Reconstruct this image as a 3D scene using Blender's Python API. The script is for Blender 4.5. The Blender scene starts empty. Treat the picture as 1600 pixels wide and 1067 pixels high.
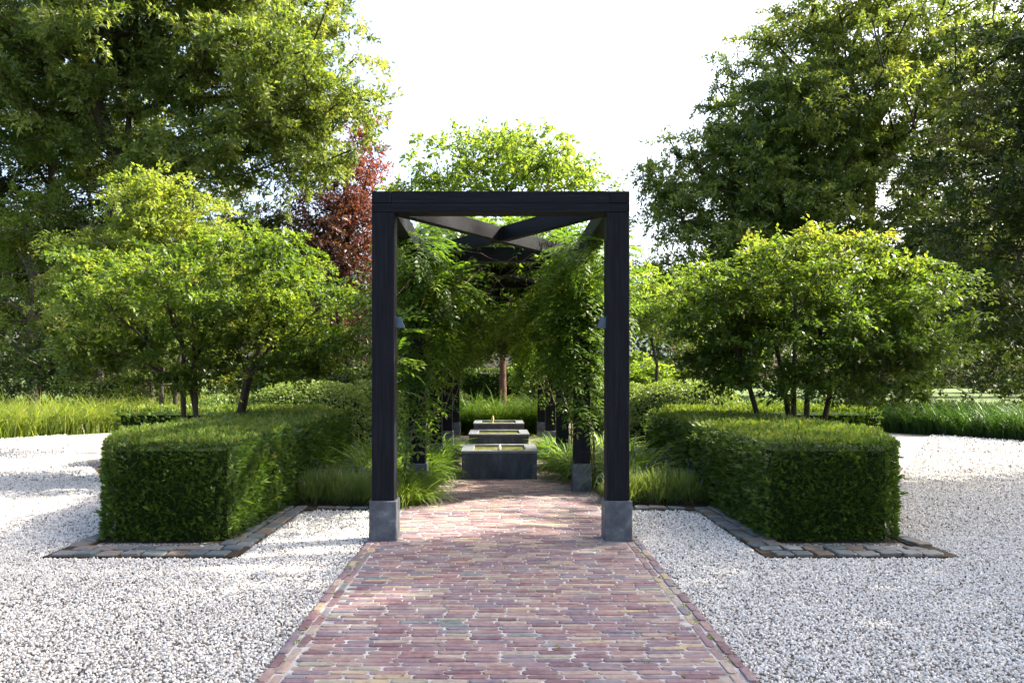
import bpy, math, random
import numpy as np
from mathutils import Vector, Matrix
R = math.radians
rng = np.random.default_rng(7)
random.seed(7)
SC = bpy.context.scene
COL = SC.collection

# ------------------------------------------------------------------ camera, sky, sun, exposure
CX, CZ = -0.03, 1.46
FPX = 1600 * 28 / 36
cam_d = bpy.data.cameras.new('camera'); cam = bpy.data.objects.new('camera', cam_d); COL.objects.link(cam)
cam_d.lens = 28; cam_d.sensor_width = 36
cam.location = (CX, 0, CZ); cam.rotation_euler = (R(90), 0, 0)
cam_d.shift_x = 0.0144; cam_d.shift_y = 0.0338
cam_d.clip_end = 1000; cam_d.clip_start = 0.05
SC.camera = cam
SC.render.resolution_x = 1024; SC.render.resolution_y = 682

SUN_EL, SUN_AZ = 41, 75          # azimuth clockwise from +Y
wd = bpy.data.worlds.new('World'); SC.world = wd; wd.use_nodes = True
nt = wd.node_tree; nt.nodes.clear()
sky = nt.nodes.new('ShaderNodeTexSky'); sky.sky_type = 'NISHITA'; sky.sun_disc = False
sky.sun_elevation = R(SUN_EL); sky.sun_rotation = R(SUN_AZ)
sky.air_density = 0.8; sky.dust_density = 6.0; sky.ozone_density = 0.4; sky.altitude = 0
bg = nt.nodes.new('ShaderNodeBackground'); bg.inputs['Strength'].default_value = 0.15
wo = nt.nodes.new('ShaderNodeOutputWorld')
nt.links.new(sky.outputs[0], bg.inputs[0]); nt.links.new(bg.outputs[0], wo.inputs[0])
sd = bpy.data.lights.new('sun', 'SUN'); sd.energy = 4.3; sd.angle = R(0.55); sd.color = (1.0, 0.93, 0.80)
sun = bpy.data.objects.new('sun', sd); COL.objects.link(sun)
_el, _az = R(SUN_EL), R(SUN_AZ)
to_sun = Vector((math.sin(_az) * math.cos(_el), math.cos(_az) * math.cos(_el), math.sin(_el)))
sun.rotation_euler = to_sun.to_track_quat('Z', 'Y').to_euler(); sun.location = (30, 20, 40)
vs = SC.view_settings
vs.view_transform = 'Standard'; vs.look = 'None'; vs.gamma = 1; vs.use_curve_mapping = False
vs.exposure = 2.22
SC.cycles.max_bounces = 7; SC.cycles.diffuse_bounces = 4; SC.cycles.glossy_bounces = 3
SC.cycles.transmission_bounces = 4; SC.cycles.transparent_max_bounces = 4
SC.cycles.caustics_reflective = False; SC.cycles.caustics_refractive = False
SC.cycles.sample_clamp_indirect = 6

def at(px, py, Y):
    """point of the place at distance Y that the photo shows at this pixel"""
    s = FPX / Y
    return np.array([CX + (px - 777) / s, Y, CZ + (587 - py) / s])

# ------------------------------------------------------------------ helpers
def tag(o, label=None, cat=None, group=None, kind=None):
    if label: o['label'] = label
    if cat: o['category'] = cat
    if group: o['group'] = group
    if kind: o['kind'] = kind
    return o

def empty(name, loc, label=None, cat=None, group=None, kind=None):
    o = bpy.data.objects.new(name, None); COL.objects.link(o); o.location = [float(v) for v in loc]
    o.empty_display_size = 0.2
    return tag(o, label, cat, group, kind)

def link(name, me, parent=None, mat=None, kind=None):
    o = bpy.data.objects.new(name, me); COL.objects.link(o)
    if mat is not None and not me.materials: me.materials.append(mat)
    if parent is not None:
        o.parent = parent
        o.location = -Vector(parent.location) if parent.parent is None else -(Vector(parent.location) + Vector(parent.parent.location))
    if kind: o['kind'] = kind
    return o

def mesh_np(name, V, F, tint=None, smooth=False):
    """V (n,3); F (m,k) with constant k"""
    me = bpy.data.meshes.new(name)
    V = np.ascontiguousarray(V, dtype=np.float32); F = np.ascontiguousarray(F, dtype=np.int32)
    n, (m, k) = len(V), F.shape
    me.vertices.add(n); me.vertices.foreach_set('co', V.ravel())
    me.loops.add(m * k); me.loops.foreach_set('vertex_index', F.ravel())
    me.polygons.add(m); me.polygons.foreach_set('loop_start', np.arange(0, m * k, k, dtype=np.int32))
    if smooth: me.polygons.foreach_set('use_smooth', np.ones(m, dtype=bool))
    if tint is not None:
        a = me.attributes.new('tint', 'FLOAT', 'POINT'); a.data.foreach_set('value', np.ascontiguousarray(tint, dtype=np.float32))
    me.update(calc_edges=True)
    return me

def mesh_py(name, V, F, smooth=False):
    me = bpy.data.meshes.new(name); me.from_pydata([tuple(map(float, v)) for v in V], [], F)
    if smooth:
        for p in me.polygons: p.use_smooth = True
    me.update(); return me

class MB:
    def __init__(s): s.V = []; s.F = []
    def add(s, V, F):
        b = len(s.V); s.V += [tuple(map(float, v)) for v in V]; s.F += [tuple(i + b for i in f) for f in F]
    def box(s, x0, x1, y0, y1, z0, z1, c=0.0):
        """box with chamfered edges c"""
        if c <= 0:
            V = [(x, y, z) for z in (z0, z1) for y in (y0, y1) for x in (x0, x1)]
            s.add(V, [(0, 2, 3, 1), (4, 5, 7, 6), (0, 1, 5, 4), (2, 6, 7, 3), (0, 4, 6, 2), (1, 3, 7, 5)]); return
        lo = (x0, y0, z0); hi = (x1, y1, z1); V = []; idx = {}
        for sx in (0, 1):
            for sy in (0, 1):
                for sz in (0, 1):
                    cor = [hi[i] if b else lo[i] for i, b in enumerate((sx, sy, sz))]
                    dr = [-1 if b else 1 for b in (sx, sy, sz)]
                    for a in range(3):
                        p = [cor[i] + (dr[i] * c if i != a else 0) for i in range(3)]
                        idx[(sx, sy, sz, a)] = len(V); V.append(p)
        F = []
        for a in range(3):
            b, d = [(1, 2), (2, 0), (0, 1)][a]
            for s0 in (0, 1):
                q = []
                for (u, v) in ((0, 0), (1, 0), (1, 1), (0, 1)):
                    k = [0, 0, 0]; k[a] = s0; k[b] = u; k[d] = v; q.append(idx[(*k, a)])
                F.append(tuple(q if s0 else q[::-1]))
        for a in range(3):
            b, d = [(1, 2), (2, 0), (0, 1)][a]
            for u in (0, 1):
                for v in (0, 1):
                    k0 = [0, 0, 0]; k0[b] = u; k0[d] = v; k1 = list(k0); k1[a] = 1
                    q = [idx[(*k0, b)], idx[(*k1, b)], idx[(*k1, d)], idx[(*k0, d)]]
                    F.append(tuple(q if (u ^ v) else q[::-1]))
        for sx in (0, 1):
            for sy in (0, 1):
                for sz in (0, 1):
                    t = [idx[(sx, sy, sz, a)] for a in range(3)]
                    F.append(tuple(t if (sx + sy + sz) % 2 else t[::-1]))
        s.add(V, F)
    def beam(s, p, q, w, h, c=0.0):
        """rectangular timber from p to q; w across, h high, centred"""
        p = Vector(p); q = Vector(q); d = q - p; L = d.length; d.normalize()
        sd_ = Vector((-d.y, d.x, 0)).normalized() if abs(d.z) < 0.99 else Vector((1, 0, 0)); up = d.cross(sd_) * -1
        if up.z < 0: up = -up
        m = MB(); m.box(0, L, -w / 2, w / 2, -h / 2, h / 2, c)
        s.add([p + d * v[0] + sd_ * v[1] + up * v[2] for v in m.V], m.F)
    def tube(s, pts, rad, n=8, cap=True):
        pts = [Vector(p) for p in pts]; V = []; F = []
        if not hasattr(rad, '__len__'): rad = [rad] * len(pts)
        u = None
        for i, p in enumerate(pts):
            d = (pts[min(i + 1, len(pts) - 1)] - pts[max(i - 1, 0)]).normalized()
            if u is None: u = d.orthogonal().normalized()
            u = (u - d * u.dot(d)).normalized(); w = d.cross(u)
            for k in range(n):
                a = 2 * math.pi * k / n; V.append(p + (u * math.cos(a) + w * math.sin(a)) * rad[i])
        for i in range(len(pts) - 1):
            for k in range(n):
                a = i * n + k; b = i * n + (k + 1) % n; F.append((a, b, b + n, a + n))
        if cap: F.append(tuple(range(n))[::-1]); F.append(tuple(range((len(pts) - 1) * n, len(pts) * n)))
        s.add(V, F)
    def build(s, name, mat, parent=None, smooth=False, kind=None):
        return link(name, mesh_py(name, s.V, s.F, smooth), parent, mat, kind)

def unit(a): return a / np.maximum(np.linalg.norm(a, axis=-1, keepdims=True), 1e-9)
def rdir(n): return unit(rng.normal(size=(n, 3)))

def leaves(P, D, N, L, W, fold=0.18, droop=0.0):
    """rhombic folded leaves: base P, direction D, normal N, sizes L, W -> V, F"""
    D = unit(D); S = unit(np.cross(D, N)); N = np.cross(S, D)
    L = L[:, None]; W = W[:, None]
    mid = P + D * L * 0.45
    V = np.stack([P, mid - S * W / 2 + N * W * fold, P + D * L - N * L * droop, mid + S * W / 2 + N * W * fold], 1).reshape(-1, 3)
    F = np.arange(len(P) * 4, dtype=np.int32).reshape(-1, 4)
    return V, F

# ------------------------------------------------------------------ materials
def newmat(name):
    m = bpy.data.materials.new(name); m.use_nodes = True; t = m.node_tree; t.nodes.clear()
    out = t.nodes.new('ShaderNodeOutputMaterial'); return m, t, out
def nd(t, typ, **kw):
    n = t.nodes.new(typ)
    for k, v in kw.items():
        if k in n.inputs: n.inputs[k].default_value = v
        else: setattr(n, k, v)
    return n
def ramp(t, stops, interp='LINEAR'):
    n = t.nodes.new('ShaderNodeValToRGB'); n.color_ramp.interpolation = interp
    e = n.color_ramp.elements
    while len(e) < len(stops): e.new(0.5)
    for i, (p, c) in enumerate(stops):
        e[i].position = p; e[i].color = (*c, 1) if len(c) == 3 else c
    return n
def g3(v): return (v, v, v)

def leaf_mat(name, stops, transl=0.42, rough=0.46, spec=0.36, tsat=1.0, tgain=1.8):
    m, t, out = newmat(name)
    at_ = nd(t, 'ShaderNodeAttribute', attribute_name='tint')
    rp = ramp(t, stops); t.links.new(at_.outputs['Fac'], rp.inputs[0])
    p = nd(t, 'ShaderNodeBsdfPrincipled'); p.inputs['Roughness'].default_value = rough
    p.inputs['Specular IOR Level'].default_value = spec
    t.links.new(rp.outputs[0], p.inputs['Base Color'])
    tr = nd(t, 'ShaderNodeBsdfTranslucent')
    mx = nd(t, 'ShaderNodeMixRGB', blend_type='MULTIPLY'); mx.inputs[0].default_value = 1
    mx.inputs[2].default_value = (1.27 * tgain, 1.24 * tgain, 0.40 * tgain, 1)
    t.links.new(rp.outputs[0], mx.inputs[1]); t.links.new(mx.outputs[0], tr.inputs[0])
    ms = nd(t, 'ShaderNodeMixShader'); ms.inputs[0].default_value = transl
    t.links.new(p.outputs[0], ms.inputs[1]); t.links.new(tr.outputs[0], ms.inputs[2]); t.links.new(ms.outputs[0], out.inputs[0])
    return m

def solid(name, stops, scale=(4, 4, 4), nscale=3.0, rough=0.8, bump=0.2, bdist=0.01, spec=0.3, detail=6, bscale=None, metallic=0.0, coords='Object'):
    m, t, out = newmat(name)
    tc = nd(t, 'ShaderNodeTexCoord'); mp = nd(t, 'ShaderNodeMapping'); mp.inputs['Scale'].default_value = scale
    t.links.new(tc.outputs[coords], mp.inputs[0])
    n1 = nd(t, 'ShaderNodeTexNoise', Scale=nscale, Detail=float(detail), Roughness=0.6); t.links.new(mp.outputs[0], n1.inputs[0])
    rp = ramp(t, stops); t.links.new(n1.outputs[0], rp.inputs[0])
    p = nd(t, 'ShaderNodeBsdfPrincipled'); p.inputs['Roughness'].default_value = rough; p.inputs['Specular IOR Level'].default_value = spec
    p.inputs['Metallic'].default_value = metallic
    t.links.new(rp.outputs[0], p.inputs['Base Color'])
    n2 = nd(t, 'ShaderNodeTexNoise', Scale=bscale or nscale * 4, Detail=5.0, Roughness=0.65); t.links.new(mp.outputs[0], n2.inputs[0])
    b = nd(t, 'ShaderNodeBump', Strength=bump, Distance=bdist); t.links.new(n2.outputs[0], b.inputs['Height']); t.links.new(b.outputs[0], p.inputs['Normal'])
    t.links.new(p.outputs[0], out.inputs[0]); return m

M = {}
M['oak'] = leaf_mat('oak_leaf', [(0, (.040, .066, .018)), (.5, (.092, .130, .034)), (1, (.20, .22, .075))])
M['beech'] = leaf_mat('beech_leaf', [(0, (.038, .064, .018)), (.5, (.090, .130, .035)), (1, (.20, .22, .072))])
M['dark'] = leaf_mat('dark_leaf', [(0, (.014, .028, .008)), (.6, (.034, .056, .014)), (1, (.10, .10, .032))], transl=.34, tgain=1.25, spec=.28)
M['small'] = leaf_mat('small_tree_leaf', [(0, (.032, .064, .012)), (.5, (.074, .122, .021)), (.85, (.145, .190, .034)), (1, (.22, .21, .05))])
M['gold'] = leaf_mat('yellow_green_leaf', [(0, (.068, .105, .020)), (.5, (.130, .175, .036)), (.92, (.22, .24, .060)), (1, (.27, .19, .08))], transl=.45)
M['pale'] = leaf_mat('pale_leaf', [(0, (.07, .12, .022)), (.5, (.12, .18, .035)), (1, (.20, .25, .06))], transl=.48)
M['copper'] = leaf_mat('copper_leaf', [(0, (.022, .015, .015)), (.45, (.052, .024, .024)), (.75, (.145, .040, .040)), (1, (.24, .062, .055))], transl=.38, tgain=1.45)
M['yew'] = leaf_mat('yew_needle', [(0, (.020, .046, .008)), (.5, (.058, .110, .016)), (.8, (.105, .165, .024)), (1, (.18, .20, .050))], transl=.25, rough=.4)
M['box'] = leaf_mat('mound_leaf', [(0, (.050, .095, .022)), (.5, (.105, .160, .038)), (1, (.20, .24, .07))], transl=.3)
M['wist'] = leaf_mat('wisteria_leaf', [(0, (.028, .060, .011)), (.5, (.058, .108, .018)), (1, (.15, .20, .036))], transl=.48)
M['grass'] = leaf_mat('ornamental_grass', [(0, (.040, .085, .014)), (.5, (.075, .140, .020)), (1, (.16, .21, .040))], transl=.42)
M['tall'] = leaf_mat('tall_grass', [(0, (.06, .11, .02)), (.5, (.12, .17, .035)), (1, (.26, .26, .09))], transl=.42)
M['blueg'] = leaf_mat('green_blade', [(0, (.020, .048, .012)), (.5, (.038, .085, .022)), (1, (.08, .12, .04))], transl=.35, spec=.25, tgain=1.3)
M['lav'] = leaf_mat('lavender_stem', [(0, (.065, .105, .036)), (.6, (.14, .19, .065)), (1, (.26, .29, .12))], transl=.3)
M['lavfl'] = leaf_mat('lavender_flower', [(0, (.09, .06, .22)), (1, (.19, .14, .38))], transl=.2, tgain=.5)
M['ivy'] = leaf_mat('shrub_leaf', [(0, (.018, .042, .010)), (.6, (.045, .085, .016)), (1, (.12, .15, .03))], transl=.3)
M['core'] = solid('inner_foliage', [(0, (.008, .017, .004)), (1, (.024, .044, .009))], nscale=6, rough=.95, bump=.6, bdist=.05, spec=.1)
M['bark'] = solid('bark', [(.3, (.026, .020, .015)), (.7, (.075, .058, .044))], scale=(6, 6, 1.4), nscale=3, rough=.9, bump=.8, bdist=.03)
M['redbark'] = solid('red_bark', [(.3, (.035, .018, .011)), (.7, (.12, .060, .036))], scale=(8, 8, 2), nscale=3, rough=.85, bump=.8, bdist=.02)
M['palebark'] = solid('pale_bark', [(.3, (.04, .033, .026)), (.65, (.12, .10, .08))], scale=(4, 4, 1.5), nscale=3, rough=.85, bump=.6, bdist=.02)
M['vine'] = solid('vine_bark', [(.3, (.06, .04, .025)), (.7, (.19, .13, .085))], scale=(20, 20, 5), nscale=3, rough=.85, bump=.6, bdist=.01)
M['wood'] = solid('black_stained_timber', [(.30, (.0016, .0020, .0038)), (.52, (.0046, .0055, .0095)), (.70, (.0105, .0120, .0175))], scale=(30, 30, 1.5), nscale=2, detail=9, rough=.62, bump=.6, bdist=.004, spec=.16)
M['woodx'] = solid('black_stained_beam', [(.30, (.0016, .0020, .0038)), (.52, (.0046, .0055, .0095)), (.70, (.0105, .0120, .0175))], scale=(1.5, 30, 30), nscale=2, detail=9, rough=.62, bump=.6, bdist=.004, spec=.16)
M['wood2'] = solid('black_stained_brace', [(.3, (.0028, .0034, .0055)), (.7, (.0065, .0075, .0105))], scale=(6, 6, 30), nscale=2, rough=.6, bump=.3, bdist=.003, spec=.12)
M['bluestone'] = solid('bluestone', [(.32, (.040, .047, .057)), (.48, (.068, .078, .092)), (.60, (.100, .113, .130)), (.70, (.175, .188, .205))], scale=(1, 1, 1), nscale=9, detail=10, rough=.5, bump=.35, bdist=.004, bscale=70)
M['basin'] = solid('basin_stone', [(.30, (.014, .019, .027)), (.48, (.032, .041, .055)), (.60, (.050, .062, .080)), (.72, (.085, .098, .115))], scale=(3, 3, .9), nscale=2.6, detail=9, rough=.5, bump=.2, bdist=.003, bscale=50)
M['coping'] = solid('coping_stone', [(.25, (.085, .095, .105)), (.8, (.20, .215, .225))], nscale=1.6, rough=.42, bump=.15, bdist=.002, bscale=40)
M['lamp'] = solid('lamp_metal', [(.3, (.06, .085, .11)), (.7, (.09, .12, .15))], nscale=10, rough=.38, bump=.05, metallic=.5)
M['white'] = solid('white_render', [(.3, (.72, .70, .66)), (.7, (.80, .78, .74))], nscale=2, rough=.8)
M['foam'] = solid('white_water', [(.3, (.75, .78, .78)), (.7, (.85, .87, .87))], nscale=30, rough=.2, spec=.6, bump=.4)
M['roof'] = solid('red_roof', [(.3, (.22, .06, .04)), (.7, (.33, .10, .06))], nscale=8, rough=.8)
M['glass'] = solid('dark_pane', [(.3, (.02, .025, .03)), (.7, (.03, .035, .04))], nscale=1, rough=.08, spec=.6)
M['lawn'] = solid('lawn', [(.3, (.040, .075, .012)), (.7, (.075, .115, .018))], scale=(1, 1, 1), nscale=.6, rough=.9, bump=.7, bdist=.03, bscale=25)
M['soil'] = solid('soil', [(.3, (.025, .018, .012)), (.7, (.060, .045, .030))], nscale=4, rough=.95, bump=.8, bdist=.02)
M['sand'] = solid('joint_sand', [(.32, (.17, .155, .13)), (.45, (.28, .27, .25)), (.62, (.46, .45, .43))], scale=(1, 1, 1), nscale=9, rough=.95, bump=.5, bdist=.003, bscale=120)
M['moss'] = solid('mossy_joint', [(.3, (.020, .018, .010)), (.55, (.050, .035, .018)), (.8, (.110, .065, .028))], nscale=5, rough=.95, bump=.8, bdist=.01)

M['sunlit_jet'] = solid('sunlit_tint_water', [(.3, (.42, .34, .10)), (.7, (.62, .52, .20))], nscale=30, rough=.2, spec=.6, bump=.4)  # yellow sunlight on the spout put into its base colour
def water_mat():
    m, t, out = newmat('green_pool_water')
    tc = nd(t, 'ShaderNodeTexCoord')
    n = nd(t, 'ShaderNodeTexNoise', Scale=7.0, Detail=4.0, Roughness=.6); t.links.new(tc.outputs['Object'], n.inputs[0])
    rp = ramp(t, [(.3, (.06, .065, .006)), (.55, (.15, .15, .014)), (.75, (.28, .24, .03))]); t.links.new(n.outputs[0], rp.inputs[0])
    p = nd(t, 'ShaderNodeBsdfPrincipled'); p.inputs['Roughness'].default_value = .06; p.inputs['IOR'].default_value = 1.33
    t.links.new(rp.outputs[0], p.inputs['Base Color'])
    n2 = nd(t, 'ShaderNodeTexNoise', Scale=16.0, Detail=2.0); t.links.new(tc.outputs['Object'], n2.inputs[0])
    b = nd(t, 'ShaderNodeBump', Strength=.35, Distance=.01); t.links.new(n2.outputs[0], b.inputs['Height']); t.links.new(b.outputs[0], p.inputs['Normal'])
    t.links.new(p.outputs[0], out.inputs[0]); return m
M['water'] = water_mat()

BRICK = [(0, (0.129, 0.076, 0.086)), (.11, (0.194, 0.117, 0.115)), (.24, (0.167, 0.112, 0.127)), (.36, (0.214, 0.147, 0.137)), (.46, (0.137, 0.109, 0.131)),
         (.56, (0.237, 0.176, 0.156)), (.66, (0.181, 0.123, 0.131)), (.76, (0.285, 0.226, 0.154)), (.83, (0.148, 0.135, 0.152)), (.89, (0.255, 0.208, 0.179)), (.955, (0.222, 0.205, 0.157)), (.985, (0.122, 0.144, 0.145))]
def brick_mat(name, single):
    m, t, out = newmat(name)
    geo = nd(t, 'ShaderNodeNewGeometry')
    if single:
        v = nd(t, 'ShaderNodeObjectInfo').outputs['Random']
    else:
        v = nd(t, 'ShaderNodeAttribute', attribute_name='tint').outputs['Fac']
    rp = ramp(t, BRICK, 'CONSTANT'); t.links.new(v, rp.inputs[0])
    n = nd(t, 'ShaderNodeTexNoise', Scale=26.0, Detail=6.0, Roughness=.7); t.links.new(geo.outputs['Position'], n.inputs[0])
    r2 = ramp(t, [(.30, (.66, .64, .64)), (.5, (1.08, 1.08, 1.08)), (.72, (1.42, 1.38, 1.30))]); t.links.new(n.outputs[0], r2.inputs[0])
    mx = nd(t, 'ShaderNodeMixRGB', blend_type='MULTIPLY'); mx.inputs[0].default_value = 1
    t.links.new(rp.outputs[0], mx.inputs[1]); t.links.new(r2.outputs[0], mx.inputs[2])
    n3 = nd(t, 'ShaderNodeTexNoise', Scale=5.0, Detail=4.0); t.links.new(geo.outputs['Position'], n3.inputs[0])
    r3 = ramp(t, [(.5, (0, 0, 0)), (.75, (.35, .35, .35))]); t.links.new(n3.outputs[0], r3.inputs[0])
    mx2 = nd(t, 'ShaderNodeMixRGB', blend_type='MIX'); mx2.inputs[2].default_value = (.36, .32, .27, 1)
    t.links.new(r3.outputs[0], mx2.inputs[0]); t.links.new(mx.outputs[0], mx2.inputs[1])
    p = nd(t, 'ShaderNodeBsdfPrincipled'); p.inputs['Roughness'].default_value = .75; p.inputs['Specular IOR Level'].default_value = .3
    t.links.new(mx2.outputs[0], p.inputs['Base Color'])
    n2 = nd(t, 'ShaderNodeTexNoise', Scale=90.0, Detail=4.0); t.links.new(geo.outputs['Position'], n2.inputs[0])
    b = nd(t, 'ShaderNodeBump', Strength=.5, Distance=.003); t.links.new(n2.outputs[0], b.inputs['Height']); t.links.new(b.outputs[0], p.inputs['Normal'])
    t.links.new(p.outputs[0], out.inputs[0]); return m
M['brick1'] = brick_mat('clay_brick', True); M['brickn'] = brick_mat('clay_bricks_far', False)

def sett_mat():
    m, t, out = newmat('granite_sett')
    geo = nd(t, 'ShaderNodeNewGeometry'); v = nd(t, 'ShaderNodeObjectInfo').outputs['Random']
    rp = ramp(t, [(0, (.085, .105, .110)), (.3, (.125, .135, .135)), (.55, (.070, .088, .098)), (.75, (.150, .132, .115)), (.9, (.105, .085, .068))], 'CONSTANT'); t.links.new(v, rp.inputs[0])
    n = nd(t, 'ShaderNodeTexNoise', Scale=30.0, Detail=6.0, Roughness=.7); t.links.new(geo.outputs['Position'], n.inputs[0])
    r2 = ramp(t, [(.3, (.65, .65, .65)), (.7, (1.25, 1.22, 1.2))]); t.links.new(n.outputs[0], r2.inputs[0])
    mx = nd(t, 'ShaderNodeMixRGB', blend_type='MULTIPLY'); mx.inputs[0].default_value = 1
    t.links.new(rp.outputs[0], mx.inputs[1]); t.links.new(r2.outputs[0], mx.inputs[2])
    p = nd(t, 'ShaderNodeBsdfPrincipled'); p.inputs['Roughness'].default_value = .65
    t.links.new(mx.outputs[0], p.inputs['Base Color'])
    b = nd(t, 'ShaderNodeBump', Strength=.6, Distance=.006); t.links.new(n.outputs[0], b.inputs['Height']); t.links.new(b.outputs[0], p.inputs['Normal'])
    t.links.new(p.outputs[0], out.inputs[0]); return m
M['sett'] = sett_mat()

def gravel_mat():
    m, t, out = newmat('white_gravel_sheet')
    geo = nd(t, 'ShaderNodeNewGeometry')
    vo = nd(t, 'ShaderNodeTexVoronoi', Scale=55.0); vo.feature = 'F1'; t.links.new(geo.outputs['Position'], vo.inputs['Vector'])
    sp = nd(t, 'ShaderNodeSeparateColor'); t.links.new(vo.outputs['Color'], sp.inputs[0])
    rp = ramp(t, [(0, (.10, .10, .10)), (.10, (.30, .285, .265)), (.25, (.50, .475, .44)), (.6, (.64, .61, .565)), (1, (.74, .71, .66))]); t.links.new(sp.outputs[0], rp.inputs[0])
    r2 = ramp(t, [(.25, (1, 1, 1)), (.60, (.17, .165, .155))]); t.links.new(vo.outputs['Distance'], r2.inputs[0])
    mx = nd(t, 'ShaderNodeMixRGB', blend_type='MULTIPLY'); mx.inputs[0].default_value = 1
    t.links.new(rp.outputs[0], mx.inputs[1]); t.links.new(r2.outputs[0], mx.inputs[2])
    p = nd(t, 'ShaderNodeBsdfPrincipled'); p.inputs['Roughness'].default_value = .8; p.inputs['Specular IOR Level'].default_value = .2
    t.links.new(mx.outputs[0], p.inputs['Base Color'])
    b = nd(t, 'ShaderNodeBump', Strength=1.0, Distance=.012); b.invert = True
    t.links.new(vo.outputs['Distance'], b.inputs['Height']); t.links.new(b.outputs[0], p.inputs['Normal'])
    t.links.new(p.outputs[0], out.inputs[0]); return m
M['gravel'] = gravel_mat()
def pebble_mat():
    m, t, out = newmat('white_pebble')
    v = nd(t, 'ShaderNodeObjectInfo').outputs['Random']
    rp = ramp(t, [(0, (.06, .055, .05)), (.06, (.25, .23, .21)), (.12, (.52, .47, .41)), (.20, (.54, .52, .48)), (.5, (.66, .635, .59)), (1, (.76, .73, .685))]); t.links.new(v, rp.inputs[0])
    p = nd(t, 'ShaderNodeBsdfPrincipled'); p.inputs['Roughness'].default_value = .7; p.inputs['Specular IOR Level'].default_value = .25
    t.links.new(rp.outputs[0], p.inputs['Base Color']); t.links.new(p.outputs[0], out.inputs[0]); return m
M['pebble'] = pebble_mat()

# ------------------------------------------------------------------ the ground
def sheet(name, poly, z, mat, kind='structure', parent=None):
    me = mesh_py(name, [(x, y, z) for x, y in poly], [tuple(range(len(poly)))])
    return link(name, me, parent, mat, kind)
sheet('lawn', [(-300, -60), (300, -60), (300, 420), (-300, 420)], 0.0, M['lawn'])
circ = [(12.75 * math.cos(a), 12.5 + 12.75 * math.sin(a)) for a in np.linspace(R(-24), R(204), 90)]
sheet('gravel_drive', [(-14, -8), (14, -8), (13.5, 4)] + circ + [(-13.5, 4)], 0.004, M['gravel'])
# planting beds (soil) left and right of the path
for s in (-1, 1):
    P = [(1.22 * s, 8.72), (2.25 * s, 8.72), (2.25 * s, 6.95), (3.5 * s, 6.95), (4.0 * s, 8.6), (6.4 * s, 12.6), (7.4 * s, 17), (5.5 * s, 21.8), (1.22 * s, 22.5)]
    if s < 0: P = P[::-1]
    sheet('planting_bed', P, 0.010, M['soil'])
sheet('planting_bed', [(-1.22, 19.3), (1.22, 19.3), (1.22, 22.5), (-1.22, 22.5)], 0.013, M['soil'])

# ------------------------------------------------------------------ brick path
path = sheet('path', [(-1.16, 2.6), (1.19, 2.6), (1.19, 19.25), (-1.16, 19.25)], 0.0215, M['sand'])
PZ = 0.026   # brick tops
def brick_shape(L, W, H, jit=.004, cz=.004, rf=.22):
    """loaf with an uneven rounded outline and a worn, chamfered upper edge; top at z=0"""
    r = min(L, W) * rf
    base = []
    for sx, sy in ((1, -1), (1, 1), (-1, 1), (-1, -1)):
        a = (sx * (L / 2 - r), sy * W / 2); b = (sx * L / 2, sy * (W / 2 - r))
        base += [a, b] if (sx * sy < 0) else [b, a]
    o = [(x + random.uniform(-jit, jit), y + random.uniform(-jit, jit) * .6) for x, y in base]
    ins = [(x * (1 - 2 * cz / L) if L > 0 else x, y * (1 - 2.4 * cz / W)) for x, y in o]
    V = [(x, y, -H) for x, y in o] + [(x, y, -cz) for x, y in o] + [(x, y, random.uniform(-.0012, .0012)) for x, y in ins]
    n = 8; F = []
    for l in (0, 1):
        for k in range(n): F.append((l * n + k, l * n + (k + 1) % n, (l + 1) * n + (k + 1) % n, (l + 1) * n + k))
    V.append((0, 0, .001)); c = len(V) - 1
    for k in range(n): F.append((2 * n + k, 2 * n + (k + 1) % n, c))
    return V, F
BV = [brick_shape(.176, .0480, .05, jit=.003, cz=.003, rf=.27) for _ in range(14)]
bm_ = [mesh_py('brick', V, F) for V, F in BV]
for me in bm_: me.materials.append(M['brick1'])
joined_V, joined_F, joined_T = [], [], []
def place_brick(x, y, rot, sx, single, z=None, name='brick', sy=1.0):
    k = random.randrange(14); z = PZ + random.uniform(-.0022, .0022) if z is None else z
    tilt = (random.gauss(0, .008), random.gauss(0, .006))
    if single:
        o = bpy.data.objects.new(name, bm_[k]); COL.objects.link(o); o.parent = path
        o.location = (x, y, z); o.rotation_euler = (tilt[0], tilt[1], rot); o.scale = (sx, sy, 1)
    else:
        V = np.array(BV[k][0]) * (sx, sy, 1); V[:, 2] += V[:, 0] * tilt[1] + V[:, 1] * tilt[0]
        c, s_ = math.cos(rot), math.sin(rot)
        V = np.stack([V[:, 0] * c - V[:, 1] * s_ + x, V[:, 0] * s_ + V[:, 1] * c + y, V[:, 2] + z], 1)
        b = sum(len(v) for v in joined_V) if False else place_brick.n
        joined_V.append(V); joined_F.extend([tuple(i + b for i in f) for f in BV[k][1]]); joined_T.extend([random.random()] * len(V)); place_brick.n += len(V)
place_brick.n = 0
fountY = [11.1, 14.08, 16.9]
y = 3.02; row = 0; singles = 0
XL, XR = -1.045, 1.075
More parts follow.
